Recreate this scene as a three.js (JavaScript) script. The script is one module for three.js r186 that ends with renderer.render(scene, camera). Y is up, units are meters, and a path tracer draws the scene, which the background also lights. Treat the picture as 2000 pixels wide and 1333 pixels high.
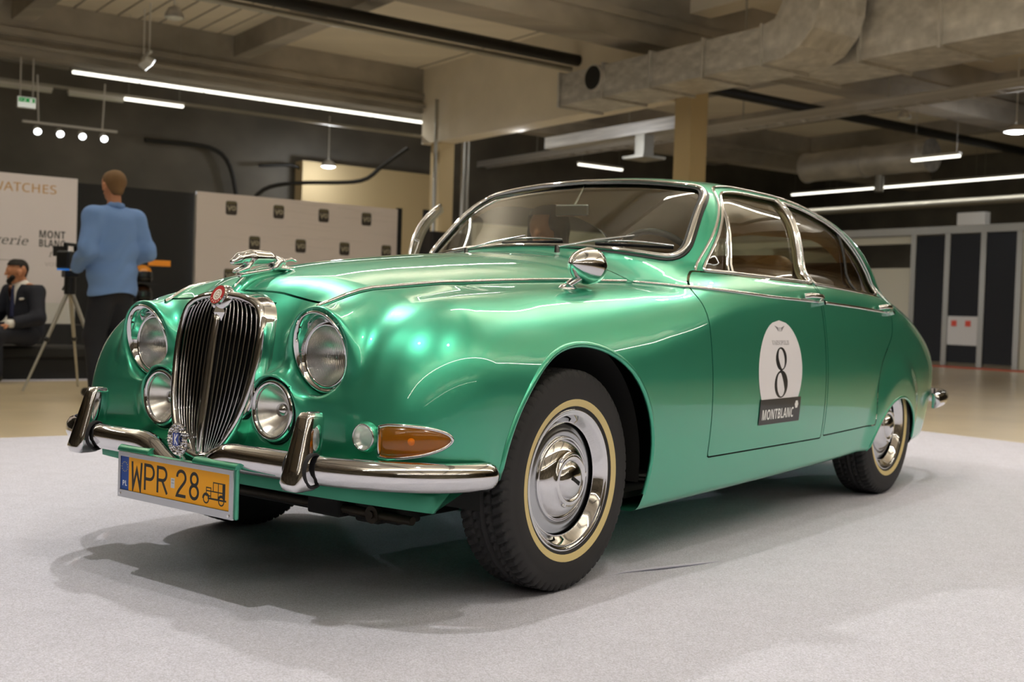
import * as THREE from 'three';
import { mergeGeometries, mergeVertices } from 'three/addons/utils/BufferGeometryUtils.js';
import { RoundedBoxGeometry } from 'three/addons/geometries/RoundedBoxGeometry.js';
import { RectAreaLightUniformsLib } from 'three/addons/lights/RectAreaLightUniformsLib.js';

// ---------------------------------------------------------------- camera, exposure
// World axes: the green car stands along z (front towards +z), its left flank faces +x, the front axle is above the origin.
const scene = new THREE.Scene();
scene.background = new THREE.Color(0x000000);
const camera = new THREE.PerspectiveCamera(2 * Math.atan(666.5 / 2219) * 180 / Math.PI, 1.5, 0.05, 200);
camera.rotation.order = 'YXZ';
camera.position.set(2.7256, 0.8363, 2.795);
camera.rotation.set(-0.02625, 0.66121, 0.03212);
camera.focus = 3.15;
camera.userData.fStop = 4.0;
const renderer = new THREE.WebGLRenderer({ antialias: true });
renderer.toneMapping = THREE.LinearToneMapping;
renderer.toneMappingExposure = 0.83;
renderer.shadowMap.enabled = true;
RectAreaLightUniformsLib.init();
// ---------------------------------------------------------------- helpers
const V = (x, y, z) => new THREE.Vector3(x, y, z);
let seedN = 7;
const rnd = () => { seedN = (seedN * 16807) % 2147483647; return seedN / 2147483647; };
const clamp = (x, a, b) => Math.min(b, Math.max(a, x));
const lerp = (a, b, t) => a + (b - a) * t;
const sstep = (a, b, x) => { const t = clamp((x - a) / (b - a), 0, 1); return t * t * (3 - 2 * t); };
const smax = (a, b, k) => { const h = Math.max(k - Math.abs(a - b), 0); return Math.max(a, b) + h * h / (4 * k); };
const smin = (a, b, k) => { const h = Math.max(k - Math.abs(a - b), 0); return Math.min(a, b) - h * h / (4 * k); };
// smooth curve through (x, y) pairs, tabulated
function curve(pairs, n = 800) {
  const p = [...pairs].sort((a, b) => a[0] - b[0]), m = p.length, d = [];
  for (let i = 0; i < m; i++) {
    if (i === 0) d.push((p[1][1] - p[0][1]) / (p[1][0] - p[0][0]));
    else if (i === m - 1) d.push((p[i][1] - p[i - 1][1]) / (p[i][0] - p[i - 1][0]));
    else {
      const h0 = p[i][0] - p[i - 1][0], h1 = p[i + 1][0] - p[i][0];
      d.push(((p[i][1] - p[i - 1][1]) / h0 * h1 + (p[i + 1][1] - p[i][1]) / h1 * h0) / (h0 + h1));
    }
  }
  const lo = p[0][0], hi = p[m - 1][0], t = new Float64Array(n + 1);
  for (let k = 0, i = 0; k <= n; k++) {
    const x = lo + (hi - lo) * k / n;
    while (i < m - 2 && x > p[i + 1][0]) i++;
    const h = p[i + 1][0] - p[i][0], u = (x - p[i][0]) / h, u2 = u * u, u3 = u2 * u;
    t[k] = (2 * u3 - 3 * u2 + 1) * p[i][1] + (u3 - 2 * u2 + u) * h * d[i] + (3 * u2 - 2 * u3) * p[i + 1][1] + (u3 - u2) * h * d[i + 1];
  }
  const s = n / (hi - lo), e0 = d[0], e1 = d[m - 1];
  return (x) => {
    if (x <= lo) return t[0] + e0 * (x - lo);
    if (x >= hi) return t[n] + e1 * (x - hi);
    const f = (x - lo) * s, i = Math.min(n - 1, f | 0);
    return t[i] + (t[i + 1] - t[i]) * (f - i);
  };
}
// Naive surface nets of a field (negative inside); with mirror, x >= 0 is computed and the other half is its mirror image.
function netMesh(field, lo, hi, cell, mirror = false, steps = 3) {
  const nx = Math.ceil((hi[0] - lo[0]) / cell) + 1, ny = Math.ceil((hi[1] - lo[1]) / cell) + 1, nz = Math.ceil((hi[2] - lo[2]) / cell) + 1;
  const v = new Float32Array(nx * ny * nz), id = (i, j, k) => (i * ny + j) * nz + k;
  for (let i = 0; i < nx; i++) for (let j = 0; j < ny; j++) for (let k = 0; k < nz; k++) v[id(i, j, k)] = field(lo[0] + i * cell, lo[1] + j * cell, lo[2] + k * cell);
  const pos = [], nor = [], map = new Int32Array(nx * ny * nz).fill(-1), e = 6e-4, corners = [0, 1, 2, 3, 4, 5, 6, 7].map((c) => [c & 1, (c >> 1) & 1, c >> 2]);
  const edges = [[0, 1], [2, 3], [4, 5], [6, 7], [0, 2], [1, 3], [4, 6], [5, 7], [0, 4], [1, 5], [2, 6], [3, 7]];
  for (let i = 0; i < nx - 1; i++) for (let j = 0; j < ny - 1; j++) for (let k = 0; k < nz - 1; k++) {
    const c = corners.map(([a, b, d]) => v[id(i + a, j + b, k + d)]);
    let n = 0, x = 0, y = 0, z = 0;
    if (c.every((q) => q < 0) || c.every((q) => q >= 0)) continue;
    for (const [a, b] of edges) if ((c[a] < 0) !== (c[b] < 0)) {
      const t = c[a] / (c[a] - c[b]), A = corners[a], B = corners[b];
      x += A[0] + t * (B[0] - A[0]); y += A[1] + t * (B[1] - A[1]); z += A[2] + t * (B[2] - A[2]); n++;
    }
    x = lo[0] + (i + x / n) * cell; y = lo[1] + (j + y / n) * cell; z = lo[2] + (k + z / n) * cell;
    let gx, gy, gz;
    for (let s = 0; s <= steps; s++) {
      gx = (field(x + e, y, z) - field(x - e, y, z)) / (2 * e); gy = (field(x, y + e, z) - field(x, y - e, z)) / (2 * e); gz = (field(x, y, z + e) - field(x, y, z - e)) / (2 * e);
      if (s === steps) break;
      let q = field(x, y, z) / (gx * gx + gy * gy + gz * gz + 1e-9);
      const l = Math.abs(q) * Math.hypot(gx, gy, gz);
      if (l > cell * 0.8) q *= cell * 0.8 / l;
      x -= gx * q; y -= gy * q; z -= gz * q;
      if (mirror && x < 0) x = 0;
    }
    const l = Math.hypot(gx, gy, gz) || 1;
    map[id(i, j, k)] = pos.length / 3;
    pos.push(x, y, z); nor.push(gx / l, gy / l, gz / l);
  }
  const half = pos.length / 3;
  if (mirror) for (let i = 0; i < half; i++) { pos.push(-pos[i * 3], pos[i * 3 + 1], pos[i * 3 + 2]); nor.push(-nor[i * 3], nor[i * 3 + 1], nor[i * 3 + 2]); }
  const at = (i, j, k) => (i < 0 ? (map[id(-1 - i, j, k)] < 0 ? -1 : map[id(-1 - i, j, k)] + half) : map[id(i, j, k)]);
  const val = (i, j, k) => v[id(Math.abs(i), j, k)];
  const idx = [], quad = (a, b, c, d, flip) => { if (a < 0 || b < 0 || c < 0 || d < 0) return; if (flip) idx.push(a, c, b, a, d, c); else idx.push(a, b, c, a, c, d); };
  for (let i = mirror ? -(nx - 2) : 1; i < nx - 1; i++) for (let j = 1; j < ny - 1; j++) for (let k = 1; k < nz - 1; k++) {
    const s = val(i, j, k) < 0;
    if (i < nx - 2 && s !== (val(i + 1, j, k) < 0)) quad(at(i, j - 1, k - 1), at(i, j, k - 1), at(i, j, k), at(i, j - 1, k), !s);
    if (s !== (val(i, j + 1, k) < 0)) quad(at(i - 1, j, k - 1), at(i - 1, j, k), at(i, j, k), at(i, j, k - 1), !s);
    if (s !== (val(i, j, k + 1) < 0)) quad(at(i - 1, j - 1, k), at(i, j - 1, k), at(i, j, k), at(i - 1, j, k), !s);
  }
  return { pos: Float64Array.from(pos), nor: Float64Array.from(nor), idx };
}
// Keeps the part of a mesh where g(x, y, z) >= 0; the cut edges are collected in `rim`.
function clip(m, g) {
  const n = m.pos.length / 3, val = new Float64Array(n), used = new Int32Array(n).fill(-1), pos = [], nor = [], idx = [], rim = [], cut = new Map();
  for (let i = 0; i < n; i++) val[i] = g(m.pos[i * 3], m.pos[i * 3 + 1], m.pos[i * 3 + 2]);
  const keep = (i) => { if (used[i] < 0) { used[i] = pos.length / 3; for (let c = 0; c < 3; c++) { pos.push(m.pos[i * 3 + c]); nor.push(m.nor[i * 3 + c]); } } return used[i]; };
  const between = (a, b) => {
    const key = a < b ? a * n + b : b * n + a;
    if (cut.has(key)) return cut.get(key);
    let t0 = 0, t1 = 1, t = val[a] / (val[a] - val[b]);
    for (let s = 0; s < 7; s++) {
      const q = g(...[0, 1, 2].map((c) => lerp(m.pos[a * 3 + c], m.pos[b * 3 + c], t)));
      if ((q >= 0) === (val[a] >= 0)) t0 = t; else t1 = t;
      t = (t0 + t1) / 2;
    }
    const at = pos.length / 3, q = [0, 1, 2].map((c) => lerp(m.nor[a * 3 + c], m.nor[b * 3 + c], t)), l = Math.hypot(...q) || 1;
    for (let c = 0; c < 3; c++) { pos.push(lerp(m.pos[a * 3 + c], m.pos[b * 3 + c], t)); nor.push(q[c] / l); }
    cut.set(key, at);
    return at;
  };
  const tri = (a, b, c) => { if (a !== b && b !== c && a !== c) idx.push(a, b, c); };
  for (let t = 0; t < m.idx.length; t += 3) {
    const q = [m.idx[t], m.idx[t + 1], m.idx[t + 2]], inside = q.map((i) => val[i] >= 0), count = inside.filter(Boolean).length;
    if (count === 3) tri(...q.map(keep));
    else if (count === 1) { const r = inside.indexOf(true), a = q[r], b = q[(r + 1) % 3], c = q[(r + 2) % 3], p = between(a, b), s = between(a, c); tri(keep(a), p, s); rim.push(p, s); }
    else if (count === 2) { const r = inside.indexOf(false), a = q[r], b = q[(r + 1) % 3], c = q[(r + 2) % 3], p = between(a, b), s = between(a, c); tri(p, keep(b), keep(c)); tri(p, keep(c), s); rim.push(s, p); }
  }
  return { pos: Float64Array.from(pos), nor: Float64Array.from(nor), idx, rim };
}
const mergeMesh = (a, b) => { const n = a.pos.length / 3; return { pos: Float64Array.from([...a.pos, ...b.pos]), nor: Float64Array.from([...a.nor, ...b.nor]), idx: a.idx.concat(b.idx.map((i) => i + n)) }; };
// Folds the cut edge of a clipped mesh inwards by `depth`, as a pressed panel's flange.
function flange(m, depth) {
  const pos = Array.from(m.pos), nor = Array.from(m.nor), idx = [...m.idx];
  const P = (i) => V(m.pos[i * 3], m.pos[i * 3 + 1], m.pos[i * 3 + 2]), N = (i) => V(m.nor[i * 3], m.nor[i * 3 + 1], m.nor[i * 3 + 2]);
  for (let r = 0; r < m.rim.length; r += 2) {
    const a = m.rim[r], b = m.rim[r + 1], pa = P(a), pb = P(b), na = N(a), nb = N(b), o = V().crossVectors(V().subVectors(pb, pa), na).normalize(), k = pos.length / 3;
    for (const [p, n, d] of [[pa, na, 0], [pb, nb, 0], [pb, nb, depth], [pa, na, depth]]) { pos.push(p.x - n.x * d, p.y - n.y * d, p.z - n.z * d); nor.push(o.x, o.y, o.z); }
    idx.push(k, k + 2, k + 1, k, k + 3, k + 2);
  }
  return { pos: Float64Array.from(pos), nor: Float64Array.from(nor), idx };
}
function geo(m, uvOf) {
  const g = new THREE.BufferGeometry();
  g.setAttribute('position', new THREE.BufferAttribute(Float32Array.from(m.pos), 3));
  g.setAttribute('normal', new THREE.BufferAttribute(Float32Array.from(m.nor), 3));
  const n = m.pos.length / 3, uv = new Float32Array(n * 2);
  for (let i = 0; i < n; i++) { const q = uvOf ? uvOf(m.pos[i * 3], m.pos[i * 3 + 1], m.pos[i * 3 + 2]) : [m.pos[i * 3 + 2], m.pos[i * 3 + 1]]; uv[i * 2] = q[0]; uv[i * 2 + 1] = q[1]; }
  g.setAttribute('uv', new THREE.BufferAttribute(uv, 2));
  g.setIndex(m.idx);
  return g;
}
const offset = (m, d) => ({ ...m, pos: m.pos.map((p, i) => p + m.nor[i] * d) });
// signed distance to a closed 2-D polygon, positive inside
function polySD(pts) {
  const n = pts.length;
  let x0 = Infinity, x1 = -Infinity, y0 = Infinity, y1 = -Infinity;
  for (const [x, y] of pts) { x0 = Math.min(x0, x); x1 = Math.max(x1, x); y0 = Math.min(y0, y); y1 = Math.max(y1, y); }
  return (x, y) => {
    if (x < x0 - 0.1 || x > x1 + 0.1 || y < y0 - 0.1 || y > y1 + 0.1) return -0.1;
    let d = Infinity, inside = false;
    for (let i = 0, j = n - 1; i < n; j = i++) {
      const ax = pts[i][0], ay = pts[i][1], bx = pts[j][0], by = pts[j][1], ex = bx - ax, ey = by - ay, wx = x - ax, wy = y - ay;
      const t = clamp((wx * ex + wy * ey) / (ex * ex + ey * ey + 1e-12), 0, 1), dx = wx - ex * t, dy = wy - ey * t;
      d = Math.min(d, dx * dx + dy * dy);
      if ((ay > y) !== (by > y) && x < (bx - ax) * (y - ay) / (by - ay) + ax) inside = !inside;
    }
    return (inside ? 1 : -1) * Math.sqrt(d);
  };
}
// polygon whose corners are rounded: each entry [x, y, radius]
function roundPoly(c, seg = 7) {
  const out = [], n = c.length;
  for (let i = 0; i < n; i++) {
    const p = c[(i + n - 1) % n], q = c[i], s = c[(i + 1) % n], r = q[2] || 0;
    if (!r) { out.push([q[0], q[1]]); continue; }
    const a = [p[0] - q[0], p[1] - q[1]], b = [s[0] - q[0], s[1] - q[1]], la = Math.hypot(...a), lb = Math.hypot(...b), t = Math.min(r, la * 0.49, lb * 0.49);
    const A = [q[0] + a[0] / la * t, q[1] + a[1] / la * t], B = [q[0] + b[0] / lb * t, q[1] + b[1] / lb * t];
    for (let k = 0; k <= seg; k++) { const u = k / seg, w = 1 - u; out.push([w * w * A[0] + 2 * w * u * q[0] + u * u * B[0], w * w * A[1] + 2 * w * u * q[1] + u * u * B[1]]); }
  }
  return out;
}
const dense = (pts, step, closed = true) => {
  const out = [];
  for (let i = 0; i < pts.length - (closed ? 0 : 1); i++) {
    const a = pts[i], b = pts[(i + 1) % pts.length], l = Math.hypot(...a.map((q, c) => b[c] - q)), n = Math.max(1, Math.round(l / step));
    for (let k = 0; k < n; k++) out.push(a.map((q, c) => lerp(q, b[c], k / n)));
  }
  if (!closed) out.push(pts[pts.length - 1]);
  return out;
};
const spline = (pts, n, closed = false) => new THREE.CatmullRomCurve3(pts.map((p) => (p.isVector3 ? p : V(...p))), closed, 'centripetal').getSpacedPoints(n);
// Sweeps a closed 2-D profile [[across, out], ...] along points; `out` follows the normals given.
function sweep(points, normals, profile, closed = false, caps = true) {
  const n = points.length, m = profile.length, pos = [], idx = [], rings = closed ? n : n;
  for (let i = 0; i < n; i++) {
    const a = points[closed ? (i + n - 1) % n : Math.max(0, i - 1)], b = points[closed ? (i + 1) % n : Math.min(n - 1, i + 1)];
    const t = V().subVectors(b, a).normalize(), N = normals[Math.min(i, normals.length - 1)].clone().addScaledVector(t, -normals[Math.min(i, normals.length - 1)].dot(t)).normalize(), B = V().crossVectors(t, N);
    for (const [x, y] of typeof profile[0] === 'function' ? profile[0](i / (n - 1)) : profile) pos.push(points[i].x + B.x * x + N.x * y, points[i].y + B.y * x + N.y * y, points[i].z + B.z * x + N.z * y);
  }
  const M = pos.length / 3 / n;
  for (let i = 0; i < (closed ? n : n - 1); i++) for (let j = 0; j < M; j++) {
    const a = i * M + j, b = i * M + (j + 1) % M, c = ((i + 1) % n) * M + (j + 1) % M, d = ((i + 1) % n) * M + j;
    idx.push(a, b, c, a, c, d);
  }
  if (!closed && caps) for (const [r, f] of [[0, 1], [n - 1, 0]]) for (let j = 1; j < M - 1; j++) idx.push(r * M, r * M + (f ? j + 1 : j), r * M + (f ? j : j + 1));
  const g = new THREE.BufferGeometry();
  g.setAttribute('position', new THREE.Float32BufferAttribute(pos, 3));
  g.setIndex(idx);
  g.computeVertexNormals();
  g.setAttribute('uv', new THREE.Float32BufferAttribute(new Float32Array(pos.length / 3 * 2), 2));
  return g;
}
const ring = (w, h, n = 10, x0 = 0, y0 = 0) => Array.from({ length: n }, (_, i) => [x0 + w / 2 * Math.cos(i / n * 2 * Math.PI), y0 + h / 2 * Math.sin(i / n * 2 * Math.PI)]);
const lathe = (pts, seg = 48) => new THREE.LatheGeometry(pts.map(([r, y]) => new THREE.Vector2(Math.max(r, 1e-5), y)), seg);
const box = (w, h, d, x = 0, y = 0, z = 0, r = 0) => {
  const g = r ? new RoundedBoxGeometry(w, h, d, 2, r) : new THREE.BoxGeometry(w, h, d);
  return g.translate(x, y, z);
};
const tube = (pts, r, seg = 8, n = 0) => new THREE.TubeGeometry(new THREE.CatmullRomCurve3(pts.map((p) => (p.isVector3 ? p : V(...p))), false, 'centripetal'), n || Math.max(2, pts.length * 6), r, seg, false);
const rod = (a, b, r, r2 = r, seg = 10) => {
  const A = V(...a), B = V(...b), d = V().subVectors(B, A), g = new THREE.CylinderGeometry(r2, r, d.length(), seg);
  g.applyQuaternion(new THREE.Quaternion().setFromUnitVectors(V(0, 1, 0), d.clone().normalize()));
  return g.translate((A.x + B.x) / 2, (A.y + B.y) / 2, (A.z + B.z) / 2);
};
const beam = (a, b, w, h, up = V(0, 1, 0)) => {   // box of section w x h between two points
  const A = V(...a), B = V(...b), d = V().subVectors(B, A), z = d.clone().normalize(), x = V().crossVectors(up, z).normalize(), y = V().crossVectors(z, x);
  return new THREE.BoxGeometry(w, h, d.length()).applyMatrix4(new THREE.Matrix4().makeBasis(x, y, z)).translate((A.x + B.x) / 2, (A.y + B.y) / 2, (A.z + B.z) / 2);
};
const join = (list) => (list.length === 1 ? list[0] : mergeGeometries(list.map((g) => {
  const q = g.index ? g.toNonIndexed() : g;
  for (const k of Object.keys(q.attributes)) if (!['position', 'normal', 'uv'].includes(k)) q.deleteAttribute(k);
  if (!q.attributes.uv) q.setAttribute('uv', new THREE.Float32BufferAttribute(new Float32Array(q.attributes.position.count * 2), 2));
  return q;
})));
const turn = (g, x = 0, y = 0, z = 0) => g.applyMatrix4(new THREE.Matrix4().makeRotationFromEuler(new THREE.Euler(x, y, z)));
const names = new Map();
function numbered(name) { const n = names.get(name) ?? 0; names.set(name, n + 1); return n ? name + '_' + String(n).padStart(3, '0') : name; }
function tag(o, label, category, group, kind) {
  if (label) o.userData.label = label;
  if (category) o.userData.category = category;
  if (group) o.userData.group = group;
  if (kind) o.userData.kind = kind;
  return o;
}
function mesh(name, g, m, parent, label) {
  const list = [].concat(g), o = new THREE.Mesh(join(list), m);
  o.name = parent ? name : numbered(name);
  o.castShadow = o.receiveShadow = true;
  if (label) o.userData.label = label;
  (parent ?? scene).add(o);
  return o;
}
function thing(name, label, category, at = [0, 0, 0], ry = 0, group) {
  const o = new THREE.Group();
  o.name = numbered(name);
  o.position.set(...at); o.rotation.y = ry;
  tag(o, label, category, group);
  scene.add(o);
  return o;
}
const struct = (name, g, m, label, category = 'structure') => tag(mesh(name, g, m), label, category, null, 'structure');
function copyOf(root, at, ry, label) {
  const r = root.clone();
  r.name = numbered(root.name.replace(/_\d{3}$/, ''));
  r.position.set(...at);
  if (ry !== undefined) r.rotation.y = ry;
  r.userData = { ...root.userData };
  if (label) r.userData.label = label;
  scene.add(r);
  return r;
}
// ---------------------------------------------------------------- textures
const hash = (x, y, s = 0) => { let h = (x * 374761393 + y * 668265263 + s * 1442695041) | 0; h = Math.imul(h ^ (h >>> 13), 1274126177); return ((h ^ (h >>> 16)) >>> 0) / 4294967296; };
function tnoise(x, y, period, s = 0) {
  const ix = Math.floor(x), iy = Math.floor(y), fx = x - ix, fy = y - iy, u = fx * fx * (3 - 2 * fx), w = fy * fy * (3 - 2 * fy), p = (a) => ((a % period) + period) % period;
  return lerp(lerp(hash(p(ix), p(iy), s), hash(p(ix + 1), p(iy), s), u), lerp(hash(p(ix), p(iy + 1), s), hash(p(ix + 1), p(iy + 1), s), u), w);
}
const fbm = (u, v, base, oct, s = 0) => { let a = 0, k = 0.5, t = 0; for (let o = 0, f = base; o < oct; o++, f *= 2, k *= 0.55) { a += k * tnoise(u * f, v * f, f, s + o); t += k; } return a / t; };
function dataTex(n, f, rx = 1, ry = rx, srgb = true) {
  const d = new Uint8Array(n * n * 4);
  for (let y = 0; y < n; y++) for (let x = 0; x < n; x++) {
    const c = f(x / n, y / n, x, y), k = (y * n + x) * 4, q = Array.isArray(c) ? c : [c, c, c];
    for (let i = 0; i < 3; i++) d[k + i] = clamp(Math.round(q[i] * 255), 0, 255);
    d[k + 3] = 255;
  }
  const t = new THREE.DataTexture(d, n, n);
  t.wrapS = t.wrapT = THREE.RepeatWrapping; t.magFilter = THREE.LinearFilter; t.repeat.set(rx, ry);
  if (srgb) t.colorSpace = THREE.SRGBColorSpace;
  t.needsUpdate = true;
  return t;
}
function canvasTex(w, h, draw) {
  const c = document.createElement('canvas');
  c.width = w; c.height = h;
  draw(c.getContext('2d'), w, h);
  const t = new THREE.CanvasTexture(c);
  t.colorSpace = THREE.SRGBColorSpace;
  return t;
}
const std = (color, roughness = 0.6, metalness = 0, more = {}) => new THREE.MeshStandardMaterial({ color, roughness, metalness, ...more });
const phys = (o) => new THREE.MeshPhysicalMaterial(o);
// ---------------------------------------------------------------- materials of the car
const flake = dataTex(256, (u, v, x, y) => { const h = hash(x, y, 3), g = hash(x, y, 9); return [0.5 + (h - 0.5) * 0.16, 0.5 + (g - 0.5) * 0.16, 1]; }, 28, 28, false);
const M = {
  paint: phys({ color: new THREE.Color(0.060, 0.44, 0.275), metalness: 0.80, roughness: 0.38, clearcoat: 1, clearcoatRoughness: 0.02, name: 'green metallic paint' }),
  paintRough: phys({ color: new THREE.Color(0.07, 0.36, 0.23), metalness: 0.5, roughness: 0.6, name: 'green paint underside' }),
  chrome: std(0xdcdcde, 0.045, 1),
  steel: std(0xb9bbbe, 0.22, 1),
  black: std(0x0a0a0a, 0.7),
  under: std(0x1b1a18, 0.9),
  rubber: std(0x17161a, 0.75),
  seal: std(0x0d0d0d, 0.5),
  tyre: std(0x252425, 0.72),
  whitewall: std(0xd8c48a, 0.6),
  glass: phys({ color: 0xe6ebe2, transmission: 1, roughness: 0, thickness: 0, ior: 1.5 }),
  lens: phys({ color: 0xffffff, transmission: 1, roughness: 0.02, thickness: 0, ior: 1.5 }),
  amber: phys({ color: new THREE.Color(0.90, 0.46, 0.05), transmission: 0.9, roughness: 0.12, thickness: 0, ior: 1.5, clearcoat: 1 }),
  leather: std(0x7a5327, 0.55),
  lining: std(0xc9b48e, 0.9),
  wood: std(0x4a2a12, 0.35),
};
// ---------------------------------------------------------------- car body: one smooth shape, cut into panels
const B = {
  W: curve([[0.9, 0.832], [0.35, 0.832], [0, 0.834], [-0.4, 0.838], [-0.8, 0.840], [-1.8, 0.838], [-2.4, 0.828], [-2.8, 0.812], [-3.3, 0.765], [-3.7, 0.692], [-4.1, 0.58], [-4.4, 0.5]]),
  bonC: curve([[0.95, 0.70], [0.80, 0.80], [0.70, 0.853], [0.62, 0.892], [0.44, 0.938], [0.25, 0.976], [-0.09, 1.020], [-0.41, 1.048], [-0.65, 1.064], [-0.85, 1.070], [-1.2, 1.02], [-2.6, 1.02], [-2.9, 1.0], [-3.1, 0.975], [-3.3, 0.94], [-3.6, 0.862], [-3.9, 0.75], [-4.1, 0.65], [-4.4, 0.5]]),
  bonE: curve([[0.95, 0.70], [0.80, 0.79], [0.70, 0.838], [0.62, 0.860], [0.364, 0.897], [0.05, 0.922], [-0.27, 0.938], [-0.63, 0.950], [-0.85, 0.985], [-1.2, 1.0], [-2.6, 1.0], [-2.9, 0.975], [-3.3, 0.915], [-3.6, 0.835], [-3.9, 0.72], [-4.4, 0.46]]),
  bonX: curve([[0.95, 0.34], [0.66, 0.355], [0.5, 0.405], [0.364, 0.45], [0.05, 0.505], [-0.27, 0.555], [-0.63, 0.62], [-0.9, 0.66], [-4.4, 0.66]]),
  fenF: curve([[0.95, 0.60], [0.80, 0.725], [0.70, 0.79], [0.62, 0.817], [0.36, 0.876], [0.07, 0.907], [-0.2, 0.925], [-0.5, 0.938], [-0.75, 0.945], [-0.95, 0.978], [-1.25, 0.998], [-2.5, 0.99], [-2.9, 0.96], [-3.3, 0.90], [-3.6, 0.82], [-3.9, 0.70], [-4.4, 0.45]]),
  fenX: curve([[0.9, 0.55], [0.6, 0.56], [0.36, 0.575], [0.07, 0.588], [-0.2, 0.622], [-0.5, 0.66], [-0.8, 0.70], [-3, 0.69], [-4.4, 0.6]]),
  kST: curve([[0.9, 0.16], [0.5, 0.20], [0.1, 0.28], [-0.4, 0.24], [-0.8, 0.14], [-1.2, 0.12], [-2.6, 0.14], [-3.2, 0.26], [-4.4, 0.34]]),
  zf: curve([[0.1, 0.62], [0.3, 0.655], [0.42, 0.685], [0.52, 0.690], [0.62, 0.682], [0.72, 0.672], [0.84, 0.642], [1.1, 0.50]]),
  zr: curve([[0.1, -3.74], [0.3, -3.86], [0.5, -3.94], [0.65, -3.96], [0.85, -3.90], [1.1, -3.72]]),
  yb: curve([[0.9, 0.365], [0.40, 0.365], [0.25, 0.34], [0.05, 0.20], [-0.3, 0.190], [-0.42, 0.192], [-1.2, 0.205], [-2.1, 0.224], [-2.45, 0.236], [-2.8, 0.232], [-3.1, 0.215], [-3.4, 0.225], [-3.7, 0.29], [-4.4, 0.42]]),
  cabB: curve([[-0.6, 0.60], [-0.8, 0.665], [-0.95, 0.712], [-1.3, 0.732], [-1.8, 0.732], [-2.3, 0.724], [-2.7, 0.70], [-3.0, 0.65], [-3.3, 0.55]]),
  roof: curve([[-0.6, 1.30], [-0.9, 1.355], [-1.165, 1.40], [-1.35, 1.422], [-1.6, 1.433], [-1.9, 1.435], [-2.2, 1.42], [-2.5, 1.375], [-2.75, 1.295], [-2.95, 1.19], [-3.15, 1.03], [-3.4, 0.80]]),
};
const nacR = 0.132;
function lower(x, y, z) {
  const X = Math.abs(x), dy = y - 0.58, W = B.W(z);
  let w = W - (dy < 0 ? 0.33 : 0.30) * dy * dy;
  const rr = Math.hypot(z + 2.76, (y - 0.26) * 1.0);
  if (rr < 0.45 && X > 0.4) w += 0.022 * sstep(0.45, 0.30, rr);
  const c = B.bonC(z), e = B.bonE(z), q = X / B.bonX(z), hB = c - (c - e) * (q < 1 ? Math.pow(q, 2.3) : 1 + 2.3 * (q - 1) + 5 * (q - 1) * (q - 1)), fx = X - B.fenX(z);
  const hF = B.fenF(z) - (fx < 0 ? 1.7 : 0.75) * fx * fx, h = smax(hB, hF, 0.035);
  let d = smax(X - w, y - h, B.kST(z));
  if (z > 0) {
    const front = z - B.zf(y) + 0.034 * sstep(0.62, 0.46, X) * sstep(0.12, 0.25, X) * sstep(0.57, 0.66, y) - 0.045 * Math.exp(-X * X / 0.022) * sstep(0.5, 0.8, y);
    d = smax(d, front, 0.14 * sstep(0.40, 0.66, X) + 0.13);
    // headlamp nacelle and fog lamp pod
    const nx = X - 0.40 - 0.10 * sstep(0.5, 0.1, z), ny = y - 0.702;
    let nac = Math.hypot(nx, ny) - nacR - 0.05 * sstep(0.55, 0.1, z);
    nac = smax(nac, z - (0.664 + 0.22 * (y - 0.70)), 0.022);
    nac = smax(nac, 0.2 - z, 0.1);
    d = smin(d, nac, 0.06);
    let fog = smax(Math.hypot(X - 0.259, y - 0.539) - 0.101, z - 0.700 - 0.32 * (y - 0.54), 0.03);
    fog = smax(fog, 0.45 - z, 0.05);
    d = smin(d, fog, 0.055);
    // seats of the lamps
    d = smax(d, -Math.max(Math.hypot(X - 0.40, (y - 0.706) / 1.07) - 0.111, 0.652 + 0.22 * (y - 0.70) - z), 0.012);
    d = smax(d, -Math.max(Math.hypot(X - 0.259, y - 0.537) - 0.094, 0.686 - z), 0.010);
  }
  d = smax(d, B.zr(y) - z, 0.45);
  return smax(d, B.yb(z) - y, 0.03);
}
function cabin(x, y, z) {
  const X = Math.abs(x), dy = y - 0.97, cw = B.cabB(z) - 0.17 * dy - 0.26 * dy * Math.abs(dy);
  const hr = B.roof(z) - 0.13 * X * X - 0.14 * X * X * X * X;
  let d = smax(X - cw, y - hr, 0.16);
  const ws = (z + 0.715 + (y - 1.07) * 1.42 + (0.54 - 0.95 * clamp(y - 1.04, 0, 0.4)) * X * X) / 1.72;
  d = smax(d, ws, 0.05);
  const rw = (-3.16 + (y - 0.97) * 0.85 + 0.5 * X * X - z) / 1.3;
  d = smax(d, rw, 0.12);
  return smax(d, 0.8 - y, 0.02);
}
function bodyField(x, y, z) {
  const a = lower(x, y, z);
  if (y < 0.78 || z > -0.45 || z < -3.5) return a;
  return smin(a, cabin(x, y, z), 0.045);
}
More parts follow.
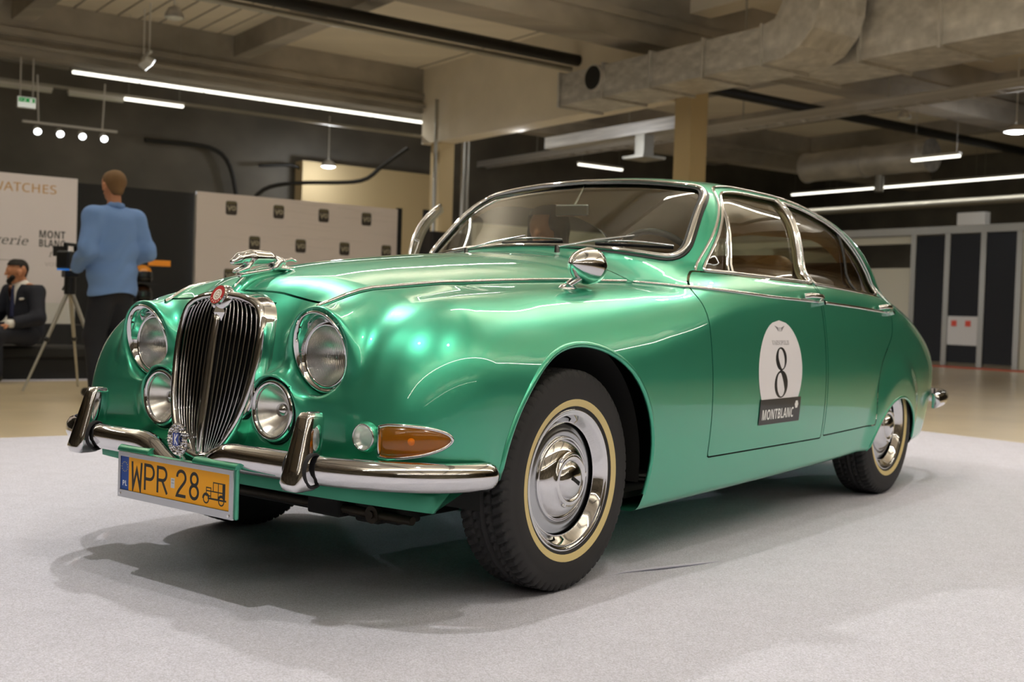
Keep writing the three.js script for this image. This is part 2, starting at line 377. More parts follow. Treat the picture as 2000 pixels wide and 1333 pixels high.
// points of the body surface found along an axis, with the surface normal
function surf(axis, p, from, to, field = bodyField) {
  const q = [...p], f = (t) => { q[axis] = t; return field(...q); };
  let a = from, b = to;
  const n = 60;
  for (let i = 1; i <= n; i++) { const t = lerp(from, to, i / n); if (f(t) < 0) { b = t; a = lerp(from, to, (i - 1) / n); break; } }
  for (let i = 0; i < 26; i++) { const t = (a + b) / 2; if (f(t) < 0) b = t; else a = t; }
  q[axis] = b;
  const e = 1e-3, g = V(field(q[0] + e, q[1], q[2]) - field(q[0] - e, q[1], q[2]), field(q[0], q[1] + e, q[2]) - field(q[0], q[1] - e, q[2]), field(q[0], q[1], q[2] + e) - field(q[0], q[1], q[2] - e)).normalize();
  return { p: V(...q), n: g };
}
const onSide = (z, y, s = 1, lift = 0) => { const r = surf(0, [0, y, z], 1.1 * s, 0.2 * s); r.p.addScaledVector(r.n, lift); return r; };
const onTop = (x, z, lift = 0) => { const r = surf(1, [x, 0, z], 1.6, 0.5); r.p.addScaledVector(r.n, lift); return r; };
const onFront = (x, y, lift = 0, to = -0.2) => { const r = surf(2, [x, y, 0], 1.2, to); r.p.addScaledVector(r.n, lift); return r; };
const onGlass = (x, y, lift = 0) => { const r = surf(2, [x, y, 0], 0, -2.2, cabin); r.p.addScaledVector(r.n, lift); return r; };
const trim = (list, w, h, closed = false, sink = 0.25) => sweep(list.map((r) => r.p), list.map((r) => r.n), ring(w, h, 10, 0, h * (0.5 - sink)), closed);

const CELL = 0.0125;
const whole = mergeMesh(clip(netMesh(bodyField, [0, 0.15, -4.2], [0.95, 1.50, 0.40], CELL, true, 3), (x, y, z) => 0.301 - z), clip(netMesh(bodyField, [0, 0.28, 0.27], [0.90, 1.02, 0.82], 0.0056, true, 3), (x, y, z) => z - 0.301));
// outlines in side view (z, y)
const frontDoorLine = roundPoly([[-0.795, 0.342, 0.012], [-0.785, 0.62, 0.3], [-0.775, 0.80, 0.2], [-0.772, 0.93, 0.03], [-0.885, 1.004, 0.01], [-1.765, 0.990, 0.004], [-1.785, 0.94, 0.05], [-1.80, 0.342, 0.012]]);
const rearDoorLine = roundPoly([[-1.822, 0.350, 0.012], [-1.805, 0.94, 0.05], [-1.79, 0.988, 0.004], [-2.66, 0.960, 0.01], [-2.68, 0.80, 0.2], [-2.44, 0.62, 0.25], [-2.42, 0.360, 0.012]]);
const frontGlassLine = roundPoly([[-0.935, 1.008, 0.015], [-1.20, 1.275, 0.2], [-1.27, 1.330, 0.16], [-1.42, 1.348, 0.2], [-1.79, 1.350, 0.02], [-1.742, 0.996, 0.012]]);
const rearGlassLine = roundPoly([[-1.835, 1.347, 0.02], [-2.02, 1.332, 0.3], [-2.31, 1.272, 0.3], [-2.48, 1.155, 0.3], [-2.59, 1.05, 0.14], [-2.62, 0.975, 0.05], [-2.52, 0.964, 0.1], [-1.79, 0.992, 0.012]]);
const screenLine = roundPoly([[0, 1.090], [0.35, 1.084, 0.3], [0.640, 1.045, 0.10], [0.606, 1.20, 0.2], [0.566, 1.342, 0.12], [0.3, 1.376, 0.3], [0, 1.386], [-0.3, 1.376, 0.3], [-0.566, 1.342, 0.12], [-0.606, 1.20, 0.2], [-0.640, 1.045, 0.10], [-0.35, 1.084, 0.3]]);
const backLine = roundPoly([[0, 1.03], [0.40, 1.04, 0.1], [0.46, 1.11, 0.1], [0.38, 1.27, 0.12], [0, 1.30], [-0.38, 1.27, 0.12], [-0.46, 1.11, 0.1], [-0.40, 1.04, 0.1]]);
const sd = Object.fromEntries(Object.entries({ frontDoorLine, rearDoorLine, frontGlassLine, rearGlassLine, screenLine, backLine }).map(([k, v]) => [k, polySD(v)]));
const bonnetFrontZ = curve([[-0.1, 0.668], [0, 0.668], [0.12, 0.668], [0.16, 0.667], [0.22, 0.662], [0.30, 0.664], [0.36, 0.64], [0.45, 0.5], [0.8, 0.0]]);
const bonnetIn = (x, y, z) => { const X = Math.abs(x); return Math.min(y - 0.79, (B.bonX(z) + 0.004 - X) * 0.95, z + 0.64 - 0.10 * X * X, smin(bonnetTipY(X) - 0, 1, 0.01) > 0 ? y - bonnetTipY(X) : 1); };
function bonnetTipY(X) { return X < 0.36 ? tipY(X) : 0; }
const tipY = curve([[-0.02, 0.872], [0.10, 0.872], [0.16, 0.868], [0.22, 0.856], [0.28, 0.846], [0.34, 0.842], [0.5, 0.84]]);
const archF = (x, y, z) => Math.max(Math.hypot(z + 0.018, y - 0.345) - 0.397, 0.5 - Math.abs(x));
const archR = (x, y, z) => Math.max(Math.hypot((z + 2.75) / 0.345, (y - 0.20) / 0.275) * 0.31 - 0.31, 0.5 - Math.abs(x));
const car = thing('car', 'green metallic vintage saloon car with chrome grille parked on grey carpet', 'car');
let shell = clip(whole, (x, y, z) => Math.min(archF(x, y, z), archR(x, y, z)));
// openings
const sideOnly = (f, x, y, z) => Math.min(f(z, y), Math.abs(x) - 0.36, y - 0.9);
const screenZ = (x, y) => -(0.715 + (y - 1.07) * 1.42 + (0.54 - 0.95 * clamp(y - 1.04, 0, 0.4)) * x * x);
const windowsOut = (x, y, z) => -Math.max(sideOnly(sd.frontGlassLine, x, y, z), sideOnly(sd.rearGlassLine, x, y, z), Math.min(sd.screenLine(x, y), z + 1.6, y - 0.9, 0.03 - z + screenZ(x, y)), Math.min(sd.backLine(x, y), -2.2 - z));
const glassed = clip(shell, (x, y, z) => Math.min(y - 0.9, -0.5 - z, z + 3.4));
shell = clip(shell, windowsOut);
const doorIn = (f, x, y, z) => Math.min(f(z, y), Math.abs(x) - 0.45);
const gap = 0.0028;
const lampHole = (x, y, z) => { const X = Math.abs(x); return z < 0.3 ? 1 : Math.min(Math.max(X - 0.17, y - 0.84, 0.41 - y, X - 0.17 + 0.45 * (0.60 - y)), Math.hypot((X - 0.40) / 0.97, (y - 0.700 - 0.006) / 1.05) - 0.1035, Math.hypot(X - 0.259, y - 0.537) - 0.084); };
const rest = clip(shell, (x, y, z) => -Math.max(doorIn(sd.frontDoorLine, x, y, z), doorIn(sd.rearDoorLine, x, y, z), bonnetIn(x, y, z)) - gap);
mesh('body_shell', geo(flange(clip(rest, lampHole), 0.02)), M.paint, car);
mesh('bonnet', geo(flange(clip(shell, (x, y, z) => bonnetIn(x, y, z) - gap), 0.02)), M.paint, car);
// doors with frames, glass and cards; the far front door stands open
const cards = (m) => offset(m, -0.045);
const sideTrim = (line, s, w, h, closed = true, step = 0.03) => trim(dense(line, step, closed).map(([z, y]) => onSide(z, y, s)), w, h, closed);
const sideBar = (a, b, s, w, h, lift = 0) => { const l = dense([a, b], 0.04, false).map(([z, y]) => onSide(z, y, s, lift)); return sweep(l.map((r) => r.p), l.map((r) => r.n), ring(w, h, 8)); };
const pane = (f, s) => geo(offset(clip(glassed, (x, y, z) => Math.min(f(z, y) + 0.004, s * x - 0.3)), -0.012));
function doorParts(door, s, front) {
  const line = front ? frontGlassLine : rearGlassLine;
  mesh('window_frame', sideTrim(line, s, 0.014, 0.012), M.chrome, door, 'chrome window frame');
  mesh('window_glass', pane(front ? sd.frontGlassLine : sd.rearGlassLine, s), M.glass, door);
  const bars = front ? [[[-1.118, 1.003], [-1.222, 1.31], 0.014], [[-1.088, 1.003], [-1.20, 1.29], 0.010]] : [[[-2.29, 0.976], [-2.345, 1.262], 0.020]];
  for (const [a, b, w] of bars) mesh(front ? 'quarterlight_bar' : 'window_divider', sideBar(a, b, s, w, 0.012, -0.004), front ? M.chrome : M.seal, door);
  if (front) mesh('quarterlight_catch', [rod(onSide(-1.10, 1.16, s, -0.01).p.toArray(), onSide(-1.085, 1.16, s, -0.03).p.toArray(), 0.006), rod(onSide(-1.085, 1.16, s, -0.03).p.toArray(), onSide(-1.07, 1.09, s, -0.03).p.toArray(), 0.005)], M.chrome, door);
  const z0 = front ? -1.60 : -2.47, y0 = front ? 0.921 : 0.893, grip = [0, 0.03, 0.07, 0.11, 0.145, 0.165].map((t, i) => onSide(z0 - t, y0 + 0.012 - t * 0.02, s, [0.012, 0.03, 0.034, 0.034, 0.03, 0.01][i]));
  mesh('door_handle', [sweep(grip.map((r) => r.p), grip.map((r) => r.n), ring(0.022, 0.014, 8)), rod(onSide(z0 - 0.155, y0 - 0.012, s, 0).p.toArray(), onSide(z0 - 0.155, y0 - 0.012, s, 0.03).p.toArray(), 0.011)], M.chrome, door, 'chrome pull-out door handle');
  const strip = front ? dense([[-0.765, 0.943], [-1.3, 0.924], [-1.79, 0.916]], 0.05, false) : dense([[-1.815, 0.915], [-2.2, 0.903], [-2.66, 0.885]], 0.05, false);
  mesh('belt_strip', trim(strip.map(([z, y]) => onSide(z, y, s)), 0.013, 0.010), M.chrome, door, 'thin chrome strip below the windows');
}
for (const s of [1, -1]) {
  for (const front of [true, false]) {
    const f = front ? sd.frontDoorLine : sd.rearDoorLine, part = clip(shell, (x, y, z) => Math.min(doorIn(f, x, y, z) - gap, s * x));
    const d = mesh(front ? 'front_door' : 'rear_door', geo(flange(part, 0.02)), M.paint, car);
    mesh('door_card', geo(cards(clip(part, (x, y, z) => doorIn(f, x, y, z) - 0.03))), M.leather, d, 'tan leather door trim');
    doorParts(d, s, front);
    if (s < 0 && front) {          // hinged open
      const a = 0.70, H = V(-0.79, 0, -0.80), R = H.clone().applyAxisAngle(V(0, 1, 0), a);
      d.rotation.y = a; d.position.copy(H.sub(R));
    }
  }
}
// pillars, drip rail, screens
for (const s of [1, -1]) {
  const rail = dense(roundPoly([[-0.90, 1.006], [-1.192, 1.285, 0.2], [-1.262, 1.352, 0.16], [-1.43, 1.373, 0.2], [-1.85, 1.372, 0.3], [-2.05, 1.356, 0.3], [-2.33, 1.293, 0.3], [-2.51, 1.170, 0.3], [-2.63, 1.05, 0.14], [-2.672, 0.956]]), 0.035, false);
  mesh('drip_rail', trim(rail.map(([z, y]) => onSide(z, y, s)), 0.012, 0.013), M.chrome, car, 'chrome drip rail arching over the side windows');
  const post = dense([[-1.748, 0.99], [-1.808, 1.352]], 0.04, false).map(([z, y]) => onSide(z, y, s, 0.004));
  mesh('centre_pillar', [sweep(post.map((r) => r.p), post.map((r) => r.n), ring(0.040, 0.008, 10)), sweep(post.map((r) => r.p), post.map((r) => r.n), ring(0.007, 0.018, 8))], M.chrome, car, 'chrome centre pillar between the side windows');
}
const screenGlass = geo(offset(clip(glassed, (x, y, z) => Math.min(sd.screenLine(x, y) + 0.004, z + 1.6)), -0.006));
const screen = mesh('windscreen', screenGlass, M.glass, car);
const screenRing = dense(screenLine, 0.035).map(([x, y]) => onGlass(x, y));
mesh('windscreen_seal', trim(screenRing, 0.042, 0.010, true, 0.4), M.seal, screen);
mesh('windscreen_frame', trim(screenRing.map((r) => ({ p: r.p.clone().addScaledVector(r.n, 0.002), n: r.n })), 0.020, 0.018, true), M.chrome, screen, 'chrome windscreen surround');
mesh('rear_window', geo(offset(clip(glassed, (x, y, z) => Math.min(sd.backLine(x, y) + 0.004, -2.2 - z)), -0.008)), M.glass, car);
const lining = clip(glassed, (x, y, z) => Math.min(windowsOut(x, y, z), y - 0.985, -0.80 - z));
mesh('headlining', geo(offset(lining, -0.022)), M.lining, car, 'tan cloth headlining and pillar trim');

// bonnet brightwork
for (const s of [1, -1]) {
  const l = [];
  for (let z = 0.63; z > -0.60; z -= 0.04) l.push(onTop(s * (B.bonX(z) - 0.010), z));
  mesh('bonnet_strip', trim(l, 0.013, 0.012), M.chrome, car, 'chrome strip along the bonnet edge');
  const w = [];
  for (let t = 0; t <= 1.001; t += 0.1) w.push(onTop(s * lerp(0.614, 0.724, t), lerp(-0.60, -0.770, t)));
  mesh('wing_strip', trim(w, 0.012, 0.010), M.chrome, car, 'short chrome strip before the door');
}
const ridge = [];
for (let z = 0.672; z > 0.40; z -= 0.02) { const r = onTop(0, z); ridge.push({ p: r.p, n: V(0, 1, 0.25).normalize() }); }
mesh('bonnet_ridge', sweep(ridge.map((r) => r.p), ridge.map((r) => r.n), [(t) => [[-0.042 * (1 - t * 0.8), -0.014], [0, 0.020 + 0.016 * Math.sin(Math.PI * t) - 0.012 * t], [0.042 * (1 - t * 0.8), -0.014]]]), M.paint, car, 'green ridge rising over the grille');
mesh('ridge_strip', sweep(ridge.map((r, i) => r.p.clone().addScaledVector(r.n, 0.016 + 0.016 * Math.sin(Math.PI * i / (ridge.length - 1)) - 0.012 * i / (ridge.length - 1))), ridge.map((r) => r.n), ring(0.011, 0.010, 8)), M.chrome, car);
// leaping cat mascot
{
  const caps = [[[0, 0.958, 0.575], [0, 0.960, 0.515], 0.025, 0.020], [[0, 0.960, 0.515], [0, 0.950, 0.465], 0.017, 0.015], [[0, 0.960, 0.585], [0, 0.954, 0.622], 0.021, 0.018], [[0, 0.950, 0.628], [0, 0.942, 0.648], 0.017, 0.010], [[0, 0.952, 0.465], [0, 0.962, 0.425], 0.006, 0.004], [[0, 0.962, 0.425], [0, 0.957, 0.405], 0.004, 0.003]];
  for (const s of [-1, 1]) caps.push([[s * 0.012, 0.950, 0.580], [s * 0.013, 0.925, 0.605], 0.010, 0.007], [[s * 0.013, 0.925, 0.605], [s * 0.012, 0.914, 0.635], 0.007, 0.005], [[s * 0.012, 0.950, 0.480], [s * 0.014, 0.932, 0.500], 0.012, 0.008], [[s * 0.014, 0.932, 0.500], [s * 0.013, 0.930, 0.450], 0.007, 0.005], [[s * 0.013, 0.930, 0.45], [s * 0.012, 0.926, 0.425], 0.005, 0.004], [[s * 0.008, 0.962, 0.622], [s * 0.010, 0.970, 0.616], 0.004, 0.002]);
  caps.push([[0, 0.905, 0.62], [0, 0.935, 0.45], 0.010, 0.008]);
  const field = (x, y, z) => {
    let d = 1;
    for (const [a, b, r0, r1] of caps) {
      const ax = x - a[0], ay = y - a[1], az = z - a[2], bx = b[0] - a[0], by = b[1] - a[1], bz = b[2] - a[2], t = clamp((ax * bx + ay * by + az * bz) / (bx * bx + by * by + bz * bz), 0, 1);
      d = smin(d, Math.hypot(ax - bx * t, ay - by * t, az - bz * t) - lerp(r0, r1, t), 0.006);
    }
    return d;
  };
  mesh('mascot', geo(netMesh(field, [-0.04, 0.885, 0.39], [0.04, 0.99, 0.67], 0.003)).translate(0, 0.014, 0), M.chrome, car, 'chrome leaping cat mascot');
}
// ---------------------------------------------------------------- grille
const grHalf0 = curve([[0.378, 0.0], [0.385, 0.045], [0.40, 0.078], [0.43, 0.114], [0.48, 0.150], [0.54, 0.176], [0.62, 0.194], [0.70, 0.202], [0.77, 0.199], [0.81, 0.186], [0.835, 0.163], [0.852, 0.12], [0.862, 0.06], [0.866, 0.0]]);
const grHalf = (y) => 0.955 * grHalf0(y);
const grZ0 = curve([[0.36, 0.752], [0.45, 0.750], [0.55, 0.738], [0.65, 0.724], [0.75, 0.708], [0.82, 0.694], [0.87, 0.680]]);
const grZ = (x, y) => grZ0(y) - 0.55 * x * x;
{
  const outline = [], ys = [];
  for (let i = 0; i <= 40; i++) { const t = i / 40; ys.push(0.378 + (0.866 - 0.378) * (0.5 - 0.5 * Math.cos(Math.PI * t))); }
  for (const y of ys) outline.push([grHalf(y), y]);
  for (const y of ys.slice(1, -1).reverse()) outline.push([-grHalf(y), y]);
  const pts = dense(outline, 0.02).map(([x, y]) => V(x, y, grZ(x, y)));
  const out = pts.map((p) => V(p.x, (p.y - 0.64) * 0.55, 0).normalize());
  const shellG = sweep(pts, out, [[0.008, -0.018], [0.013, -0.010], [0.012, -0.002], [0.004, 0.004], [-0.008, 0.004], [-0.03, 0.006], [-0.085, 0.010], [-0.085, -0.004], [-0.02, -0.018]].map(([a, b]) => [-a, b]), true);
  const shellM = mesh('grille_shell', shellG, M.chrome, car, 'chrome grille surround');
  const back = [];
  for (let i = 0; i < 40; i++) { const y = lerp(0.384, 0.860, i / 39), h = grHalf(y); back.push([h, y]); }
  const bs = new THREE.Shape([...back, ...back.slice().reverse().map(([x, y]) => [-x, y])].map(([x, y]) => new THREE.Vector2(x, y)));
  const bg = new THREE.ShapeGeometry(bs), bp = bg.attributes.position;
  for (let i = 0; i < bp.count; i++) bp.setZ(i, grZ(bp.getX(i), bp.getY(i)) - 0.13);
  bg.computeVertexNormals();
  mesh('radiator_core', bg, std(0x4c4b4a, 0.6, 0.3), shellM, 'dull grey radiator core behind the vanes');
  for (const s of [-1, 1]) for (let k = 1; k <= 8; k++) {
    const l = [];
    for (let i = 0; i <= 26; i++) {
      const y = lerp(0.392, 0.853, i / 26), hw = Math.max(grHalf(y) - 0.012, 0), x = s * (0.012 + (hw - 0.012) * k / 9);
      if (hw > 0.03 && !(k > 5 && y > 0.842)) l.push(V(x, y, grZ(x, y) - 0.006));
    }
    mesh('grille_vane', sweep(l, l.map(() => V(0, 0, 1)), [[-0.0024, 0.0015], [-0.0012, 0.0035], [0.0012, 0.0035], [0.0024, 0.0015], [0.0022, -0.026], [-0.0022, -0.026]]), M.chrome, shellM);
  }
  const rib = [];
  for (let i = 0; i <= 24; i++) { const y = lerp(0.385, 0.80, i / 24); rib.push(V(0, y, grZ(0, y))); }
  mesh('centre_rib', sweep(rib, rib.map(() => V(0, 0, 1)), [(t) => { const w = 0.012 + 0.004 * Math.sin(t * 3); return [[-w, -0.02], [-w, 0.002], [-w * 0.4, 0.010], [w * 0.4, 0.010], [w, 0.002], [w, -0.02]]; }]), M.chrome, shellM, 'chrome centre rib of the grille');
  const crest = mesh('badge_crest', [new THREE.SphereGeometry(1, 32, 20).scale(0.047, 0.040, 0.022).rotateX(-0.35).translate(0, 0.848, grZ(0, 0.85) - 0.004), new THREE.OctahedronGeometry(1, 0).scale(0.030, 0.046, 0.016).translate(0, 0.806, grZ(0, 0.80) - 0.002)], M.chrome, shellM, 'chrome shield under the badge');
  const badgeTex = canvasTex(256, 256, (c) => {
    c.fillStyle = '#b01d22'; c.fillRect(0, 0, 256, 256);
    c.fillStyle = '#efe6da'; c.beginPath(); c.arc(128, 128, 78, 0, 7); c.fill();
    c.fillStyle = '#efe6da'; c.font = 'bold 34px sans-serif'; c.textAlign = 'center'; c.textBaseline = 'middle';
    [...'JAGUAR'].forEach((q, i) => { c.save(); c.translate(128, 128); c.rotate((2.5 - i) * 0.42); c.translate(0, 102); c.fillText(q, 0, 0); c.restore(); });
    c.strokeStyle = '#7a4a2a'; c.lineWidth = 7;
    c.beginPath(); c.arc(128, 124, 46, 0.2, Math.PI - 0.2, true); c.lineTo(98, 168); c.lineTo(128, 184); c.lineTo(158, 168); c.closePath(); c.stroke();
    c.fillStyle = '#7a4a2a'; c.beginPath(); c.arc(110, 116, 7, 0, 7); c.arc(146, 116, 7, 0, 7); c.fill(); c.fillRect(116, 140, 24, 16);
  });
  const bt = turn(turn(new THREE.CylinderGeometry(0.031, 0.033, 0.012, 40), Math.PI / 2), -0.42).translate(0, 0.855, grZ(0, 0.85) + 0.010);
  const bd = mesh('badge_rim', bt, M.chrome, shellM);
  mesh('badge', turn(new THREE.CircleGeometry(0.029, 40), -0.42).translate(0, 0.8578, grZ(0, 0.85) + 0.0158), phys({ map: badgeTex, roughness: 0.25, clearcoat: 1 }), shellM, 'round red and white enamel badge');
  void crest; void bd;
}
// ---------------------------------------------------------------- lamps
const flute = dataTex(128, (u, v) => 0.5 + 0.5 * Math.sin(u * Math.PI * 2 * 32), 1, 1, false);
M.fluted = phys({ color: 0xffffff, transmission: 1, roughness: 0.10, thickness: 0.01, ior: 1.45, bumpMap: flute, bumpScale: 0.0016 });
M.bowl = std(0xf0eeea, 0.24, 1);
M.frosted = phys({ color: 0xffffff, transmission: 0.7, roughness: 0.3, thickness: 0, ior: 1.5 });
function capLens(r, bulge, n = 12, seg = 48) { const p = []; for (let i = 0; i <= n; i++) { const t = i / n; p.push([r * t, bulge * (1 - t * t)]); } const g = turn(lathe(p.reverse(), seg), Math.PI / 2); const q = g.attributes.position, uv = g.attributes.uv; for (let i = 0; i < q.count; i++) uv.setXY(i, q.getX(i) / (2 * r) + 0.5, q.getY(i) / (2 * r) + 0.5); return g; }
const bowl = (r, d, n = 10) => { const p = []; for (let i = 0; i <= n; i++) { const t = i / n; p.push([r * t, -d * (1 - t * t)]); } return turn(lathe(p, 40), Math.PI / 2); };
const torusAt = (r, t, seg = 48) => new THREE.TorusGeometry(r, t, 10, seg);
for (const s of [1, -1]) {
  const rings = [[0.1065, 0.1145, 0.7065, -0.034, 1], [0.1070, 0.1150, 0.7065, -0.004, 1], [0.1050, 0.1130, 0.7065, 0.004, 1], [0.1005, 0.1075, 0.7055, 0.005, 1], [0.0950, 0.0985, 0.7000, -0.006, 0.7], [0.0910, 0.0910, 0.697, -0.020, 0.15], [0.0870, 0.0870, 0.697, -0.022, 0]];
  const pos = [], idx = [], n = 64;
  rings.forEach(([a, b, cy, dz, k], r) => { for (let i = 0; i < n; i++) { const f = i / n * 2 * Math.PI, y = cy + b * Math.sin(f); pos.push(s * 0.40 + a * Math.cos(f), y, 0.658 + 0.22 * (y - 0.70) * k + dz); if (r) { const p = (r - 1) * n + i, q = (r - 1) * n + (i + 1) % n; idx.push(p, q, q + n, p, q + n, p + n); } } });
  const g = new THREE.BufferGeometry(); g.setAttribute('position', new THREE.Float32BufferAttribute(pos, 3)); g.setIndex(idx); g.computeVertexNormals();
  const lamp = mesh('headlamp', g, M.chrome, car, 'round headlamp with peaked chrome bezel');
  mesh('rim', torusAt(0.0865, 0.0055).translate(s * 0.40, 0.697, 0.634), M.chrome, lamp);
  mesh('lens', capLens(0.085, 0.020).translate(s * 0.40, 0.697, 0.634), M.fluted, lamp, 'fluted glass headlamp lens');
  mesh('reflector', bowl(0.086, 0.075).translate(s * 0.40, 0.697, 0.631), M.bowl, lamp);
  mesh('bulb', new THREE.SphereGeometry(0.012, 12, 10).translate(s * 0.40, 0.697, 0.589), M.steel, lamp);
  const fog = mesh('fog_lamp', [torusAt(0.0795, 0.0090).translate(s * 0.259, 0.537, 0.702), turn(lathe([[0.086, -0.03], [0.086, -0.004], [0.08, 0.002], [0.076, -0.004]]), Math.PI / 2).translate(s * 0.259, 0.537, 0.702)], M.chrome, car, 'round fog lamp beside the grille');
  mesh('lens', capLens(0.077, 0.012).translate(s * 0.259, 0.537, 0.704), M.lens, fog);
  mesh('reflector', bowl(0.077, 0.055).translate(s * 0.259, 0.537, 0.700), M.bowl, fog);
  mesh('bulb_shield', turn(lathe([[0.0001, 0.006], [0.018, 0], [0.019, -0.01]]), Math.PI / 2).translate(s * 0.259, 0.537, 0.674), M.chrome, fog);
  mesh('seal', torusAt(0.089, 0.005).translate(s * 0.259, 0.537, 0.690), M.seal, fog);
}
// a point of the front corner of the body, looked up along a ray from inside
function onCorner(s, ang, y, lift = 0) {
  let a = 0, b = 0.7;
  const at = (t) => V(s * (0.42 + Math.cos(ang) * t), y, 0.30 + Math.sin(ang) * t), f = (t) => { const p = at(t); return bodyField(p.x, p.y, p.z); };
  for (let i = 0; i < 28; i++) { const t = (a + b) / 2; if (f(t) < 0) a = t; else b = t; }
  const p = at(a), e = 1e-3, n = V(bodyField(p.x + e, p.y, p.z) - bodyField(p.x - e, p.y, p.z), bodyField(p.x, p.y + e, p.z) - bodyField(p.x, p.y - e, p.z), bodyField(p.x, p.y, p.z + e) - bodyField(p.x, p.y, p.z - e)).normalize();
  return { p: p.addScaledVector(n, lift), n };
}
for (const s of [1, -1]) {
  const A0 = 1.012, A1 = 0.608, y0 = 0.487, hh = (u) => 0.0425 * Math.pow(Math.max(0, 1 - Math.pow(u, 2.4)), 0.56) * (0.9 + 0.1 * Math.min(1, u * 8)), mid = (u) => y0 + 0.011 * u;
  const pos = [], idx = [], nu = 24, nv = 12;
  for (let i = 0; i <= nu; i++) for (let j = 0; j <= nv; j++) {
    const u = i / nu, v = j / nv * 2 - 1, r = onCorner(s, lerp(A0, A1, u), mid(u) + v * hh(u), 0.004 + 0.020 * Math.pow(Math.max(0, (1 - v * v)), 0.5) * Math.pow(Math.max(0, 1 - u), 0.35) * Math.min(1, u * 6 + 0.35));
    pos.push(r.p.x, r.p.y, r.p.z);
    if (i && j) { const a = (i - 1) * (nv + 1) + j - 1; idx.push(a, a + nv + 1, a + nv + 2, a, a + nv + 2, a + 1); }
  }
  const g = new THREE.BufferGeometry(); g.setAttribute('position', new THREE.Float32BufferAttribute(pos, 3)); g.setIndex(s > 0 ? idx : idx.slice().reverse()); g.computeVertexNormals();
  const edge = [];
  for (let i = 0; i <= 30; i++) { const u = 1 - Math.pow(1 - i / 30, 2); edge.push([u, mid(u) + hh(u)]); }
  for (let i = 30; i >= 0; i--) { const u = 1 - Math.pow(1 - i / 30, 2); edge.push([u, mid(u) - hh(u)]); }
  const el = dense(edge.filter((e, i) => i !== 31), 0.006).map(([u, y]) => onCorner(s, lerp(A0, A1, Math.min(1, u)), y));
  const ind = mesh('indicator', trim(el, 0.012, 0.016, true), M.chrome, car, 'amber indicator lamp in a chrome rim');
  const lensI = mesh('lens', g, M.amber, ind, 'amber plastic lens');
  const back = [];
  for (let i = 0; i <= nu; i++) { const u = i / nu; back.push(onCorner(s, lerp(A0, A1, u), mid(u), 0.002)); }
  mesh('reflector', sweep(back.map((r) => r.p), back.map((r) => r.n), [(t) => [[-hh(t) * 0.97 - 1e-4, 0], [hh(t) * 0.97 + 1e-4, 0], [hh(t) * 0.97 + 1e-4, 0.001], [-hh(t) * 0.97 - 1e-4, 0.001]]]), std(0x9a9894, 0.35, 0.7), ind);
  const bl = onCorner(s, lerp(A0, A1, 0.45), mid(0.45), 0.006);
  mesh('bulb', new THREE.SphereGeometry(0.010, 12, 8).translate(bl.p.x, bl.p.y, bl.p.z), std(0xf4d9a0, 0.3), ind);
  void lensI;
  const c = onCorner(s, 1.108, 0.495, 0), q = new THREE.Quaternion().setFromUnitVectors(V(0, 0, 1), V(c.n.x * 0.7, 0, c.n.z).normalize()), put = (gg, d = 0) => gg.applyQuaternion(q).translate(c.p.x + c.n.x * d, c.p.y, c.p.z + c.n.z * d);
  const sl = mesh('side_light', put(turn(lathe([[0.044, -0.03], [0.041, 0.004], [0.036, 0.014], [0.034, 0.014], [0.033, 0.008]]), Math.PI / 2), 0), M.paint, car, 'small round clear side light in a green pod');
  mesh('rim', put(torusAt(0.0335, 0.0028, 36), 0.014), M.chrome, sl);
  mesh('lens', put(turn(lathe([[0.033, 0.0], [0.030, 0.006], [0.027, 0.006], [0.025, 0.010], [0.021, 0.010], [0.019, 0.014], [0.014, 0.014], [0.011, 0.019], [0.0001, 0.021]], 36), Math.PI / 2), 0.012), M.frosted, sl, 'ribbed clear lens');
  mesh('reflector', put(bowl(0.032, 0.02), 0.010), M.bowl, sl);
}
// ---------------------------------------------------------------- wheels
function tyreGeo() {
  const half = [[0.066, 0.196], [0.074, 0.200], [0.083, 0.214], [0.0895, 0.232], [0.0925, 0.252], [0.0925, 0.268], [0.0905, 0.284], [0.0885, 0.290], [0.0885, 0.300], [0.0865, 0.310], [0.0835, 0.319], [0.079, 0.3265], [0.075, 0.3305]];
  const cap = [];
  for (let i = 0; i <= 34; i++) { const s = lerp(-0.071, 0.071, i / 34); cap.push([s, 0.335 - 0.55 * s * s]); }
  const prof = [...half.map(([s, r]) => [-s, r]), ...cap, ...half.slice().reverse()], N = 600, pos = [], idx = [], m = prof.length, uv = [];
  for (let i = 0; i <= N; i++) {
    const a = i / N * 2 * Math.PI;
    prof.forEach(([s, r], j) => {
      let d = 0;
      const S = Math.abs(s);
      if (r > 0.312) {
        for (const g of [0.012, 0.037]) d = Math.max(d, sstep(0.0052, 0.0035, Math.abs(S - g)) * 0.008);
        const u = (a / (2 * Math.PI) * 68 + S * 16 * (s > 0 ? 1 : -1) + (S > 0.037 ? 0.5 : 0)) % 1, w = Math.abs(((u + 1) % 1) - 0.5);
        if (S > 0.014) d = Math.max(d, sstep(0.33, 0.40, w) * (S > 0.06 ? 0.0065 : 0.007));
      }
      const q = r - d;
      pos.push(s, q * Math.cos(a), q * Math.sin(a)); uv.push(i / N, j / m);
      if (i && j) { const b = (i - 1) * m + j - 1; idx.push(b, b + 1, b + m + 1, b, b + m + 1, b + m); }
    });
  }
  const g = new THREE.BufferGeometry();
  g.setAttribute('position', new THREE.Float32BufferAttribute(pos, 3)); g.setAttribute('uv', new THREE.Float32BufferAttribute(uv, 2)); g.setIndex(idx); g.computeVertexNormals();
  return g;
}
const axle = (p, seg = 72) => turn(lathe(p, seg), 0, 0, -Math.PI / 2);     // lathe around the x axis: [radius, x]
